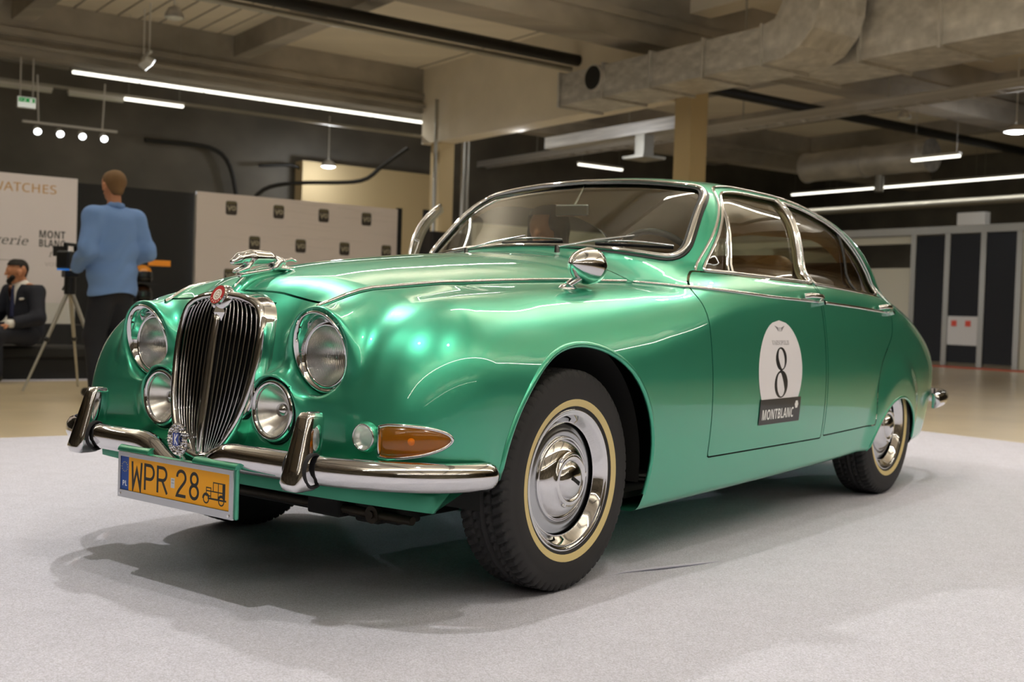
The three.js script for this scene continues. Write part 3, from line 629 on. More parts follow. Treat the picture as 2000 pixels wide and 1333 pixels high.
const wheelGeo = {
  tyre: tyreGeo(),
  band: axle([[0.2225, 0.0865], [0.2235, 0.0882], [0.2430, 0.0925], [0.2440, 0.0912]]),
  trim: axle([[0.2165, 0.071], [0.2170, 0.078], [0.2140, 0.0825], [0.2085, 0.0830], [0.2035, 0.0800], [0.2010, 0.0775], [0.1985, 0.0785], [0.1950, 0.0770], [0.1830, 0.0640], [0.1740, 0.0530], [0.1715, 0.0515], [0.169, 0.053]]),
  disc: axle([[0.176, 0.040], [0.171, 0.046], [0.160, 0.046], [0.150, 0.050], [0.138, 0.053], [0.128, 0.047], [0.10, 0.045]]),
  cap: axle([[0.1300, 0.046], [0.1300, 0.052], [0.1270, 0.0555], [0.1235, 0.0555], [0.1215, 0.0535], [0.1195, 0.0555], [0.1120, 0.0650], [0.0990, 0.0740], [0.0860, 0.0790], [0.0790, 0.0805], [0.0760, 0.0870], [0.0735, 0.0890], [0.0640, 0.0890], [0.0610, 0.0870], [0.0590, 0.0840], [0.0565, 0.0845], [0.0540, 0.0900], [0.0450, 0.0965], [0.0300, 0.1015], [0.0150, 0.1035], [0.0001, 0.1040]]),
  lug: join([0, 1, 2].map((k) => turn(box(0.010, 0.022, 0.016, 0.083, 0.074, 0, 0.004), k * 2.094 + 0.4, 0, 0))),
  mark: turn(box(0.003, 0.012, 0.044, 0.103, 0, 0), -0.75, 0, 0),
  drum: axle([[0.19, -0.06], [0.19, 0.03], [0.12, 0.04], [0.0001, 0.04]], 36),
};
for (const [x, z, y, st, ro] of [[0.705, 0, 0.3353, 0.015, 0.25], [-0.705, 0, 0.3353, 0.015, 1.1], [0.695, -2.727, 0.3353, 0, 0.9], [-0.695, -2.727, 0.3353, 0, 2]]) {
  const w = mesh('wheel', wheelGeo.tyre, M.tyre, car, 'black tyre with a cream whitewall ring');
  w.position.set(x, y, z); w.rotation.set(ro, 0, 0); w.rotation.order = 'YXZ'; w.rotation.y = st + (x < 0 ? Math.PI : 0);
  mesh('whitewall', wheelGeo.band, M.whitewall, w, 'cream whitewall ring');
  mesh('trim_ring', wheelGeo.trim, M.chrome, w, 'polished trim ring');
  mesh('wheel_disc', wheelGeo.disc, M.steel, w, 'silver wheel disc');
  const h = mesh('hubcap', [wheelGeo.cap.clone(), wheelGeo.lug.clone()], M.chrome, w, 'domed chrome hubcap');
  mesh('hubcap_mark', wheelGeo.mark, M.black, w);
  mesh('brake_drum', wheelGeo.drum, M.under, w);
  void h;
}
for (const s of [1, -1]) {
  for (const [z, y, r] of [[-0.018, 0.345, 0.415], [-2.75, 0.33, 0.385]]) {
    const g = new THREE.CylinderGeometry(r, r, 0.30, 40, 1, true, -1.72, 3.44);
    mesh('wheel_well', [turn(turn(g, 0, 0, 0), 0, 0, Math.PI / 2).rotateX(-Math.PI / 2).translate(s * 0.615, y, z), turn(new THREE.CircleGeometry(r, 40, -0.15, Math.PI + 0.3), 0, Math.PI / 2).translate(s * 0.47, y, z)], M.under, car, 'dark wheel well');
  }
  const lip = [];
  for (let a = -0.12; a <= Math.PI + 0.30; a += 0.07) { const z = -0.018 + 0.3995 * Math.cos(a), y = 0.345 + 0.3995 * Math.sin(a); if (y > 0.215) lip.push(onSide(z, y, s, -0.002)); }
  mesh('arch_lip', sweep(lip.map((r) => r.p), lip.map((r) => r.n), ring(0.020, 0.016, 10)), M.paint, car, 'rolled green wheel arch lip');
  const rl = [];
  for (let a = 0.06; a <= Math.PI - 0.02; a += 0.08) { const z = -2.75 + 0.347 * Math.cos(a), y = 0.20 + 0.277 * Math.sin(a); if (y > 0.235) rl.push(onSide(z, y, s, -0.002)); }
  mesh('arch_lip', sweep(rl.map((r) => r.p), rl.map((r) => r.n), ring(0.016, 0.014, 10)), M.paint, car);
}
// ---------------------------------------------------------------- bumpers, overriders, plate
const bumperProfile = [[-0.039, -0.018], [-0.040, -0.004], [-0.034, 0.010], [-0.020, 0.019], [-0.004, 0.022], [0.010, 0.021], [0.026, 0.013], [0.037, 0.000], [0.039, -0.010], [0.035, -0.018]];
{
  const right = [[0, 0.338, 0.800], [0.055, 0.340, 0.802], [0.10, 0.361, 0.804], [0.155, 0.394, 0.806], [0.20, 0.406, 0.807], [0.30, 0.408, 0.806], [0.45, 0.408, 0.800], [0.58, 0.407, 0.780], [0.68, 0.406, 0.743], [0.76, 0.404, 0.688], [0.812, 0.401, 0.615], [0.838, 0.398, 0.54], [0.846, 0.395, 0.47], [0.842, 0.391, 0.430]];
  const full = [...right.slice(1).reverse().map(([x, y, z]) => [-x, y, z]), ...right];
  const c = spline(full, 150), nor = c.map((p, i) => { const a = c[Math.max(0, i - 1)], b = c[Math.min(c.length - 1, i + 1)], t = V(b.x - a.x, 0, b.z - a.z).normalize(); return V(-t.z, 0, t.x).multiplyScalar(-1); }).map((n, i) => (n.z * 1 + n.x * c[i].x > 0 ? n : n.negate()));
  const g = sweep(c, nor, [(t) => { const e = Math.min(1, Math.min(t, 1 - t) * 60 + 0.25), k = Math.sqrt(1 - (1 - Math.min(1, e)) ** 2) * 0.97 + 0.03; return bumperProfile.map(([a, b]) => [a * k, b * k]); }]);
  const bumper = mesh('front_bumper', g, M.chrome, car, 'chrome front bumper dipping under the grille');
  for (const s of [1, -1]) {
    const ys = [0.350, 0.356, 0.375, 0.41, 0.45, 0.50, 0.540, 0.553, 0.557], pos = [], idx = [], n = 20;
    ys.forEach((y, r) => {
      const t = (y - 0.35) / 0.207, e = Math.min(1, r * 0.5 + 0.25) * (r >= 7 ? (r === 7 ? 0.85 : 0.5) : 1), w = lerp(0.041, 0.026, t) * e, cz = lerp(0.815, 0.770, t), d = lerp(0.050, 0.030, t) * e;
      for (let i = 0; i < n; i++) { const a = i / n * 2 * Math.PI, ca = Math.cos(a), sa = Math.sin(a); pos.push(s * lerp(0.500, 0.494, t) + w * Math.sign(ca) * Math.pow(Math.abs(ca), 0.45), y, cz + d * Math.sign(sa) * Math.pow(Math.abs(sa), 0.5)); if (r) { const p = (r - 1) * n + i, q = (r - 1) * n + (i + 1) % n; idx.push(p, q + n, q, p, p + n, q + n); } }
    });
    for (let i = 1; i < n - 1; i++) { idx.push(0, i, i + 1); const b = (ys.length - 1) * n; idx.push(b, b + i + 1, b + i); }
    const og = new THREE.BufferGeometry(); og.setAttribute('position', new THREE.Float32BufferAttribute(pos, 3)); og.setIndex(idx); og.computeVertexNormals();
    const ov = mesh('overrider', og, M.chrome, car, 'upright chrome bumper overrider');
    const loop = (k) => [...Array(28)].map((_, i) => { const a = i / 28 * 2 * Math.PI; return V(s * 0.497 + k * 0.038, 0.407 + 0.043 * Math.sin(a), 0.796 + 0.033 * Math.cos(a)); });
    for (const k of [1, -1]) { const l = loop(k); mesh('rubber_gasket', sweep(l, l.map((p) => V(0, p.y - 0.407, p.z - 0.80).normalize()), ring(0.016, 0.008, 8), true), M.rubber, ov); }
  }
  const rear = [[0.765, 0.42, -3.48], [0.757, 0.424, -3.62], [0.725, 0.428, -3.77], [0.655, 0.43, -3.90], [0.5, 0.43, -3.99], [0.2, 0.43, -4.03], [0, 0.43, -4.035]];
  const rc = spline([...rear, ...rear.slice(0, -1).reverse().map(([x, y, z]) => [-x, y, z])], 110), rn = rc.map((p, i) => { const a = rc[Math.max(0, i - 1)], b = rc[Math.min(rc.length - 1, i + 1)], t = V(b.x - a.x, 0, b.z - a.z).normalize(); return V(-t.z, 0, t.x); }).map((n, i) => (-n.z + n.x * rc[i].x * 2 > 0 ? n : n.negate()));
  mesh('rear_bumper', sweep(rc, rn, bumperProfile), M.chrome, car, 'chrome rear bumper');
  for (const s of [1, -1]) mesh('bumper_iron', box(0.03, 0.05, 0.22, s * 0.38, 0.40, 0.68), M.under, bumper);
  const ap = [];
  for (let i = 0; i <= 40; i++) { const x = lerp(-0.70, 0.70, i / 40); ap.push(V(x, 0.405 - 0.05 * Math.exp(-x * x / 0.012), 0.735 - 0.22 * Math.pow(Math.abs(x), 4))); }
  mesh('splash_apron', sweep(ap, ap.map(() => V(0, 1, 0)), [[-0.055, 0.002], [0.055, 0.006], [0.055, 0.002], [-0.055, -0.002]]), M.paint, car, 'green apron between body and bumper');
  // lower valance and underside
  const va = [];
  for (let i = 0; i <= 30; i++) { const x = lerp(-0.76, 0.76, i / 30); va.push(V(x, 0.345, 0.64 - 0.10 * x * x)); }
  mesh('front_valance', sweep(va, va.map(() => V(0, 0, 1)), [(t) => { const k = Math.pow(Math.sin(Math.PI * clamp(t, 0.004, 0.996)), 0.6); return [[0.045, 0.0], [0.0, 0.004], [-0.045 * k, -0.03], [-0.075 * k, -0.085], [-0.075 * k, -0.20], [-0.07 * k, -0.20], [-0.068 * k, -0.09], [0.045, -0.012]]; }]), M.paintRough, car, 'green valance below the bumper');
  mesh('subframe', [box(0.95, 0.06, 0.10, 0, 0.235, 0.36, 0.01), box(0.10, 0.07, 0.75, 0.36, 0.235, 0.05, 0.01), box(0.10, 0.07, 0.75, -0.36, 0.235, 0.05, 0.01), box(0.30, 0.16, 0.5, 0, 0.30, -0.05, 0.03), rod([0.2, 0.24, 0.2], [0.66, 0.27, 0.02], 0.022), rod([-0.2, 0.24, 0.2], [-0.66, 0.27, 0.02], 0.022), box(0.14, 0.08, 0.06, 0.20, 0.245, 0.42, 0.008), rod([0.1, 0.2, -0.3], [0.2, 0.19, -3.2], 0.03)], M.under, car, 'black subframe and suspension arms');
  mesh('roll_bar', [rod([-0.55, 0.232, 0.43], [0.55, 0.232, 0.43], 0.013), rod([0.40, 0.232, 0.425], [0.40, 0.232, 0.445], 0.026, 0.026, 16), rod([0.40, 0.232, 0.44], [0.40, 0.232, 0.452], 0.012, 0.012, 8)], std(0x3b342a, 0.6, 0.6), car);
  mesh('floor_pan', [box(1.42, 0.02, 2.1, 0, 0.232, -1.42), box(0.8, 0.02, 1.6, 0, 0.30, -0.2), box(1.1, 0.02, 1.4, 0, 0.30, -3.1), box(1.30, 0.70, 0.03, 0, 0.62, -0.80), rod([-0.6, 0.29, -2.727], [0.6, 0.29, -2.727], 0.05)], M.under, car, 'dark floor and bulkhead');
  // number plate
  const plate = mesh('plate_bracket', [box(0.552, 0.140, 0.012, 0, 0.316, 0.828, 0.005), turn(new THREE.CylinderGeometry(0.018, 0.018, 0.15, 16, 1, false, 0, Math.PI), 0, 0, Math.PI / 2).translate(-0.20, 0.384, 0.822), turn(new THREE.CylinderGeometry(0.018, 0.018, 0.19, 16, 1, false, 0, Math.PI), 0, 0, Math.PI / 2).translate(0.18, 0.384, 0.822), box(0.14, 0.006, 0.05, -0.19, 0.400, 0.80), box(0.14, 0.006, 0.05, 0.19, 0.400, 0.80)], M.paint, car, 'green bracket behind the number plate');
  const fr = new THREE.Shape([[-0.2665, 0], [0.2665, 0], [0.2665, 0.134], [-0.2665, 0.134]].map(([x, y]) => new THREE.Vector2(x, y)));
  fr.holes.push(new THREE.Path([[-0.258, 0.021], [-0.258, 0.122], [0.254, 0.122], [0.254, 0.021]].map(([x, y]) => new THREE.Vector2(x, y))));
  mesh('plate_frame', new THREE.ExtrudeGeometry(fr, { depth: 0.006, bevelEnabled: true, bevelSize: 0.0012, bevelThickness: 0.0012, bevelSegments: 2 }).translate(0, 0.248, 0.835), M.steel, plate, 'bright metal frame');
  for (const s of [-1, 1]) mesh('plate_screw', turn(new THREE.CylinderGeometry(0.004, 0.004, 0.004, 10), Math.PI / 2).translate(s * 0.254, 0.257, 0.843), M.chrome, plate);
  const tex = canvasTex(1536, 308, (c, W, H) => {
    c.fillStyle = '#f2a900'; c.fillRect(0, 0, W, H);
    c.fillStyle = '#1f4a9c'; c.fillRect(0, 0, 122, H);
    c.fillStyle = '#e8c64a';
    for (let i = 0; i < 12; i++) { const a = i / 12 * 2 * Math.PI; c.beginPath(); for (let k = 0; k < 10; k++) { const r = k % 2 ? 3 : 7.5, b = k * Math.PI / 5 - Math.PI / 2; c.lineTo(61 + 42 * Math.sin(a) + r * Math.cos(b), 100 - 42 * Math.cos(a) + r * Math.sin(b)); } c.fill(); }
    c.fillStyle = '#e9ecf2'; c.font = 'bold 66px sans-serif'; c.textAlign = 'center'; c.fillText('PL', 63, 268);
    c.strokeStyle = c.fillStyle = '#17181a'; c.lineWidth = 27; c.lineJoin = 'miter'; c.lineCap = 'butt';
    const t = 42, b = 270, P = (f) => { c.beginPath(); f(); c.stroke(); };
    P(() => { c.moveTo(174, t); c.lineTo(188, b); c.lineTo(242, 110); c.lineTo(296, b); c.lineTo(312, t); });
    P(() => { c.moveTo(364, b); c.lineTo(364, t + 11); c.lineTo(430, t + 11); c.bezierCurveTo(512, t + 11, 512, 172, 430, 172); c.lineTo(364, 172); });
    P(() => { c.moveTo(548, b); c.lineTo(548, t + 11); c.lineTo(612, t + 11); c.bezierCurveTo(692, t + 11, 692, 160, 612, 160); c.lineTo(548, 160); });
    P(() => { c.moveTo(612, 160); c.lineTo(684, b); });
    c.fillStyle = '#c9ced3'; c.fillRect(735, 122, 54, 84); c.fillStyle = '#9aa2aa'; c.fillRect(743, 132, 38, 12); c.fillRect(743, 160, 38, 8);
    P(() => { c.moveTo(822, 104); c.bezierCurveTo(822, 32, 938, 32, 938, 108); c.bezierCurveTo(938, 150, 850, 190, 822, b - 11); c.lineTo(944, b - 11); });
    P(() => { c.ellipse(1056, 100, 46, 48, 0, 0, 7); }); P(() => { c.ellipse(1056, 206, 54, 54, 0, 0, 7); });
    c.lineWidth = 9; c.fillStyle = '#17181a';
    const x0 = 1180, y0 = 96;
    P(() => { c.rect(x0 + 130, y0, 150, 74); }); c.fillRect(x0 + 248, y0, 34, 110); P(() => { c.moveTo(x0 + 195, y0); c.lineTo(x0 + 195, y0 + 130); });
    P(() => { c.rect(x0 + 40, y0 + 48, 60, 66); }); P(() => { c.moveTo(x0 + 40, y0 + 74); c.lineTo(x0 + 100, y0 + 74); }); P(() => { c.rect(x0 + 100, y0 + 74, 180, 58); });
    c.fillRect(x0 + 60, y0 + 128, 240, 14); c.lineWidth = 12;
    for (const wx of [38, 236]) { P(() => { c.arc(x0 + wx, y0 + 142, 34, 0, 7); }); P(() => { c.arc(x0 + wx, y0 + 142, 44, Math.PI, -0.4); }); }
  });
  mesh('number_plate', new THREE.PlaneGeometry(0.516, 0.104).translate(-0.002, 0.3195, 0.8375), phys({ map: tex, roughness: 0.5 }), plate, 'yellow number plate reading WPR 28');
  // round club badge in front of the grille foot
  const cb = mesh('club_badge', [turn(new THREE.CylinderGeometry(0.046, 0.046, 0.006, 40), Math.PI / 2).translate(0.018, 0.444, 0.838), ...[[0.041, 34, 0.0048], [0.033, 28, 0.0042], [0.0255, 20, 0.0042]].flatMap(([r, n, q]) => Array.from({ length: n }, (_, i) => new THREE.OctahedronGeometry(q, 0).rotateZ(i).translate(0.018 + r * Math.cos(i / n * 6.2832), 0.444 + r * Math.sin(i / n * 6.2832), 0.842))), rod([0.018, 0.40, 0.83], [0.018, 0.37, 0.81], 0.006)], M.chrome, car, 'round faceted club badge with a blue K emblem');
  const kt = canvasTex(128, 128, (c) => { c.fillStyle = '#1d3f9e'; c.fillRect(0, 0, 128, 128); c.strokeStyle = '#f2f2f2'; c.lineWidth = 18; c.beginPath(); c.moveTo(44, 12); c.lineTo(44, 116); c.moveTo(104, 12); c.lineTo(48, 66); c.lineTo(104, 116); c.stroke(); });
  mesh('emblem', new THREE.PlaneGeometry(0.026, 0.036).translate(0.018, 0.444, 0.8475), phys({ map: kt, roughness: 0.3, clearcoat: 1 }), cb, 'blue and white K emblem');
}
// ---------------------------------------------------------------- mirror, wipers, door sign
{
  const c = V(0.632, 0.993, -0.262);
  const prof = [[0.0001, 0.078], [0.008, 0.077], [0.018, 0.069], [0.034, 0.048], [0.048, 0.020], [0.0565, -0.006], [0.0595, -0.024], [0.0610, -0.026], [0.0610, -0.034], [0.0595, -0.036], [0.0595, -0.052], [0.056, -0.056], [0.054, -0.052]];
  const g = turn(turn(lathe(prof, 48), Math.PI / 2), -0.03, 0.10, 0).translate(c.x, c.y, c.z);
  const base = onTop(0.612, -0.205), bt = turn(lathe([[0.0001, 0.012], [0.012, 0.011], [0.022, 0.006], [0.027, 0.001], [0.027, -0.004]], 30), 0, 0, 0).scale(0.9, 1, 1.45);
  bt.applyQuaternion(new THREE.Quaternion().setFromUnitVectors(V(0, 1, 0), base.n)).translate(base.p.x, base.p.y, base.p.z);
  const m = mesh('wing_mirror', g, M.chrome, car, 'round chrome wing mirror on the front wing');
  mesh('mirror_stem', [bt, rod([base.p.x, base.p.y + 0.006, base.p.z], [c.x, c.y - 0.042, c.z + 0.018], 0.014, 0.011, 14)], M.chrome, m);
  mesh('mirror_glass', turn(new THREE.CircleGeometry(0.054, 32), Math.PI).translate(c.x, c.y, c.z - 0.052), M.chrome, m);
  for (const [pv, el, b0, b1] of [[[0.205, 1.068], [0.445, 1.114], [0.315, 1.096], [0.590, 1.086]], [[-0.245, 1.068], [0.010, 1.112], [-0.100, 1.098], [0.180, 1.104]]]) {
    const p = onTop(pv[0], -0.705), e = onGlass(el[0], el[1], 0.028), bl = dense([b0, b1], 0.05, false).map(([x, y]) => onGlass(x, y, 0.012));
    const w = mesh('wiper', [rod([p.p.x, p.p.y - 0.02, p.p.z], [p.p.x, p.p.y + 0.025, p.p.z], 0.013, 0.010), sweep([p.p.clone().add(V(0, 0.02, 0)), V().lerpVectors(p.p, e.p, 0.5).add(V(0, 0.014, 0.006)), e.p], [p.n, e.n, e.n], [(t) => ring(lerp(0.016, 0.007, t), 0.006, 8)])], M.steel, car, 'chrome windscreen wiper');
    mesh('wiper_bridge', sweep(bl.map((r, i) => r.p.clone().addScaledVector(r.n, 0.006 + 0.010 * Math.sin(Math.PI * i / (bl.length - 1)))), bl.map((r) => r.n), ring(0.007, 0.006, 6)), M.steel, w);
    mesh('wiper_blade', sweep(bl.map((r) => r.p.clone().addScaledVector(r.n, -0.002)), bl.map((r) => r.n), [[-0.002, -0.008], [0.002, -0.008], [0.003, 0.003], [-0.003, 0.003]]), M.rubber, w);
  }
  // round white start number sign on the door
  const door = car.children.find((o) => o.name === 'front_door');
  const patch = (poly, zc, yc, sz, sy, lift, nz, ny) => {
    const pos = [], uv = [], idx = [], nor = [];
    for (let j = 0; j <= ny; j++) { const v = j / ny * 2 - 1, k = poly(v); for (let i = 0; i <= nz; i++) { const u = i / nz * 2 - 1, z = zc - u * k * sz, y = yc + v * sy, r = onSide(z, y, 1, lift); pos.push(r.p.x, r.p.y, r.p.z); nor.push(r.n.x, r.n.y, r.n.z); uv.push(u * k * 0.5 + 0.5, v * 0.5 + 0.5); if (i && j) { const a = (j - 1) * (nz + 1) + i - 1; idx.push(a, a + 1, a + nz + 2, a, a + nz + 2, a + nz + 1); } } }
    const g = new THREE.BufferGeometry(); g.setAttribute('position', new THREE.Float32BufferAttribute(pos, 3)); g.setAttribute('normal', new THREE.Float32BufferAttribute(nor, 3)); g.setAttribute('uv', new THREE.Float32BufferAttribute(uv, 2)); g.setIndex(idx);
    return g;
  };
  const t1 = canvasTex(768, 768, (c, W) => {
    c.fillStyle = '#f1eef2'; c.fillRect(0, 0, W, W);
    c.fillStyle = '#5d5a60'; c.textAlign = 'center'; c.font = '46px serif'; c.save(); c.translate(384, 186); c.scale(1.05, 1); c.fillText('VARSOPOLIS', 0, 0); c.restore();
    c.font = 'bold 44px serif'; c.fillText('V', 384, 86);
    c.lineWidth = 5; c.strokeStyle = '#5d5a60'; for (const s of [-1, 1]) for (let k = 0; k < 4; k++) { c.beginPath(); c.moveTo(384 + s * 22, 60 + k * 8); c.lineTo(384 + s * (84 - k * 14), 44 + k * 9); c.stroke(); }
    c.fillStyle = '#111'; c.save(); c.translate(386, 388); c.beginPath();
    c.ellipse(0, -96, 96, 88, 0, 0, 7); c.ellipse(4, -96, 50, 78, -0.30, 0, 7); c.fill('evenodd'); c.beginPath(); c.ellipse(0, 96, 116, 104, 0, 0, 7); c.ellipse(-4, 100, 66, 92, -0.30, 0, 7); c.fill('evenodd');
    c.beginPath(); c.moveTo(-88, -120); c.bezierCurveTo(-78, -40, 20, 0, 66, 150); c.lineTo(104, 130); c.bezierCurveTo(90, 20, -30, -10, -56, -130); c.closePath(); c.fill();
    c.restore();
  });
  const sgn = mesh('door_sign', patch((v) => Math.sqrt(Math.max(0, 1 - v * v)), -1.341, 0.637, 0.198, 0.197, 0.0015, 28, 40), phys({ map: t1, roughness: 0.45, clearcoat: 0.3 }), door, 'round white start number sign reading 8');
  const t2 = canvasTex(1024, 270, (c, W, H) => {
    c.fillStyle = '#1b1b1a'; c.fillRect(0, 0, W, H);
    c.fillStyle = '#f0f0ee'; c.textAlign = 'left'; c.font = 'bold 150px sans-serif'; c.save(); c.translate(56, 218); const w = c.measureText('MONTBLANC').width; c.scale(800 / w, 1); c.fillText('MONTBLANC', 0, 0); c.restore();
    c.beginPath(); for (let k = 0; k < 6; k++) { const a = k * Math.PI / 3; c.moveTo(918 + 26 * Math.cos(a) + 20, 82 + 26 * Math.sin(a)); c.arc(918 + 26 * Math.cos(a), 82 + 26 * Math.sin(a), 20, 0, 7); } c.arc(918, 82, 26, 0, 7); c.fill();
  });
  mesh('sponsor_sign', patch(() => 1, -1.349, 0.482, 0.184, 0.0485, 0.003, 16, 6), phys({ map: t2, roughness: 0.45, clearcoat: 0.3 }), door, 'black sponsor sign below the number');
  void sgn;
}
// ---------------------------------------------------------------- cabin
{
  const seatShape = (x, z, w) => [box(w, 0.16, 0.52, x, 0.52, z + 0.26, 0.06), turn(box(w, 0.62, 0.13, 0, 0.30, 0, 0.055), -0.22).translate(x, 0.52, z)];
  for (const x of [0.36, -0.36]) { const s = mesh('front_seat', seatShape(x, -1.72, 0.56), M.leather, car, 'tan leather front seat'); void s; }
  mesh('rear_seat', [box(1.25, 0.18, 0.52, 0, 0.50, -2.32, 0.06), turn(box(1.25, 0.60, 0.14, 0, 0.30, 0, 0.06), -0.28).translate(0, 0.55, -2.56), box(1.2, 0.02, 0.35, 0, 0.975, -2.92)], M.leather, car, 'tan leather rear bench');
  const dash = mesh('dashboard', [box(1.26, 0.17, 0.05, 0, 0.915, -1.00, 0.012), box(1.10, 0.02, 0.16, 0, 0.995, -0.945, 0.008)], M.wood, car, 'dark wooden dashboard');
  mesh('dash_roll', box(1.28, 0.03, 0.08, 0, 1.012, -1.0, 0.012), M.black, dash);
  const st = mesh('steering_wheel', [new THREE.TorusGeometry(0.205, 0.013, 10, 48), rod([-0.2, 0, 0], [0.2, 0, 0], 0.010), rod([0, 0, 0], [0, -0.2, 0], 0.010), turn(lathe([[0.0001, 0.03], [0.04, 0.02], [0.045, -0.01]]), Math.PI / 2), rod([0, 0, 0], [0, 0, 0.35], 0.02)].map((g) => turn(g, 0.48, 0, 0).translate(0.39, 0.985, -1.15)), M.black, car, 'black steering wheel');
  void st;
  const mi = mesh('rear_view_mirror', box(0.145, 0.050, 0.020, 0, 0, 0, 0.008).rotateY(0.25).translate(0.01, 1.262, -1.075), M.steel, car, 'interior mirror on a thin stem');
  mesh('stem', rod([0.005, 1.27, -1.085], [0.0, 1.375, -1.175], 0.005), M.chrome, mi);
}
// ---------------------------------------------------------------- the hall: axes a (along the poster wall) and b (towards it), turned against the car
const PHI = 1.28962, HX = 2.7256, HZ = 2.795;
const H = (a, y, b) => [HX + 0.2775 * a - 0.9607 * b, y, HZ - 0.9607 * a - 0.2775 * b];
const hallGeo = (g) => g.rotateY(PHI).translate(HX, 0, HZ);               // geometry given in local (a, y, -b)
const hbox = (a0, a1, y0, y1, b0, b1) => hallGeo(box(Math.abs(a1 - a0), y1 - y0, Math.abs(b1 - b0), (a0 + a1) / 2, (y0 + y1) / 2, -(b0 + b1) / 2));
const N = {
  carpet: std(0xffffff, 0.96, 0, { map: dataTex(1024, (u, v) => { const q = 0.790 + (fbm(u, v, 8, 3, 1) - 0.5) * 0.030 + (fbm(u, v, 128, 3, 5) - 0.5) * 0.24; return [q * 0.985, q * 0.985, q * 1.055]; }, 2.3, 2.3), bumpMap: dataTex(512, (u, v) => fbm(u, v, 128, 2, 11), 3.7, 3.7, false), bumpScale: 0.002 }),
  tile: phys({ color: 0xdac9a8, roughness: 0.32, clearcoat: 0.3, clearcoatRoughness: 0.15, map: dataTex(256, (u, v) => { const q = 0.92 + (fbm(u, v, 4, 4, 3) - 0.5) * 0.14; return [q, q, q]; }, 0.5, 0.5) }),
  concrete: std(0xffffff, 0.9, 0, { map: dataTex(512, (u, v) => { const q = 0.64 + (fbm(u, v, 4, 5, 21) - 0.5) * 0.34; return [q, q * 0.955, q * 0.88]; }, 0.25, 0.25) }),
  deck: std(0xffffff, 0.85, 0, { map: dataTex(512, (u, v) => { const q = 0.90 + (fbm(u, v, 4, 4, 31) - 0.5) * 0.12; return [q, q * 0.955, q * 0.87]; }, 0.3, 0.3) }),
  darkWall: std(0xffffff, 0.85, 0, { map: dataTex(512, (u, v) => { const q = 0.40 + (fbm(u, v, 4, 4, 41) - 0.5) * 0.14; return [q, q * 0.96, q * 0.88]; }, 0.3, 0.3) }),
  column: std(0xcbb68c, 0.8), zinc: std(0xffffff, 0.42, 0.55, { map: dataTex(256, (u, v) => { const q = 0.82 + (fbm(u, v, 8, 3, 51) - 0.5) * 0.22; return [q, q * 0.985, q * 0.96]; }, 1, 1) }),
  white: std(0xd8d6d0, 0.6), cream: std(0xcfcab4, 0.7), black: std(0x141414, 0.75), anthracite: std(0x1c1e22, 0.8), alu: std(0xa9a69c, 0.4, 0.7), pipe: std(0x16140f, 0.6), orange: std(0xc2492a, 0.7), plastic: std(0x111214, 0.4),
  tube: std(0xffffff, 0.6, 0, { emissive: new THREE.Color(1, 0.97, 0.84), emissiveIntensity: 3.0 }),
  lampGlow: std(0xffffff, 0.6, 0, { emissive: new THREE.Color(0.95, 0.98, 1), emissiveIntensity: 6 }),
  tubeOff: std(0xcfd0c4, 0.5),
};
const floorUv = (g) => { const p = g.attributes.position, uv = g.attributes.uv; for (let i = 0; i < p.count; i++) uv.setXY(i, p.getX(i), p.getZ(i)); return g; };
const wallUv = (g) => { const p = g.attributes.position, uv = g.attributes.uv; for (let i = 0; i < p.count; i++) uv.setXY(i, p.getX(i) * 0.7 + p.getZ(i), p.getY(i)); return g; };
struct('floor', floorUv(hbox(-16, 34, -0.3, -0.006, -16, 27)), N.tile, 'beige polished tile floor of the hall', 'floor');
struct('wall_back', wallUv(hbox(-16, 34, 0, 7, 25, 25.3)), N.darkWall, 'dark grey back wall behind the posters', 'wall');
struct('wall_right', wallUv(hbox(31, 31.3, 0, 7, -16, 25)), N.darkWall, 'dark far wall beyond the partition', 'wall');
struct('wall_left', wallUv(hbox(-16.3, -16, 0, 7, -16, 25)), N.concrete, 'concrete wall on the left, outside the frame', 'wall');
struct('wall_front', wallUv(hbox(-16, 31, 0, 7, -16.3, -16)), N.concrete, 'concrete wall behind the photographer', 'wall');
const ceiling = struct('ceiling', wallUv(hbox(-16, 31, 5.95, 6.3, -16, 25)), N.deck, 'cream ceiling deck between concrete beams', 'ceiling');
for (const b of [21.3, 13.3, 5.4, -2.5, -10.4]) {
  mesh('main_beam', wallUv(hbox(-16, 31, b < 8 ? 5.6 : 5.0, 5.96, b - 0.30, b + 0.30)), N.concrete, ceiling, 'concrete roof beam');
  if (b > 8) mesh('beam_flange', wallUv(hbox(-16, 31, 5.30, 5.42, b - 0.36, b - 0.30)), N.concrete, ceiling);
}
mesh('cross_beam', wallUv(hbox(12.70, 13.15, 4.35, 5.96, 13.6, 21.0)), N.deck, ceiling, 'deep cream beam running to the column');
mesh('cross_beam', wallUv(hbox(12.70, 13.15, 5.6, 5.96, -16, 13.0)), N.deck, ceiling);
for (const a of [-11, -7.2, -3.4, 0.4, 4.6, 8.6, 17.5, 21.5, 25.5]) mesh('rib_beam', wallUv(hbox(a - 0.16, a + 0.16, 5.55, 5.96, -16, 25)), N.concrete, ceiling);
for (let k = 0; k < 11; k++) mesh('deck_joint', hbox(4.7 + k * 0.38 + (k > 9 ? 4 : 0), 4.72 + k * 0.38 + (k > 9 ? 4 : 0), 5.935, 5.951, 13.6, 21), N.concrete, ceiling);
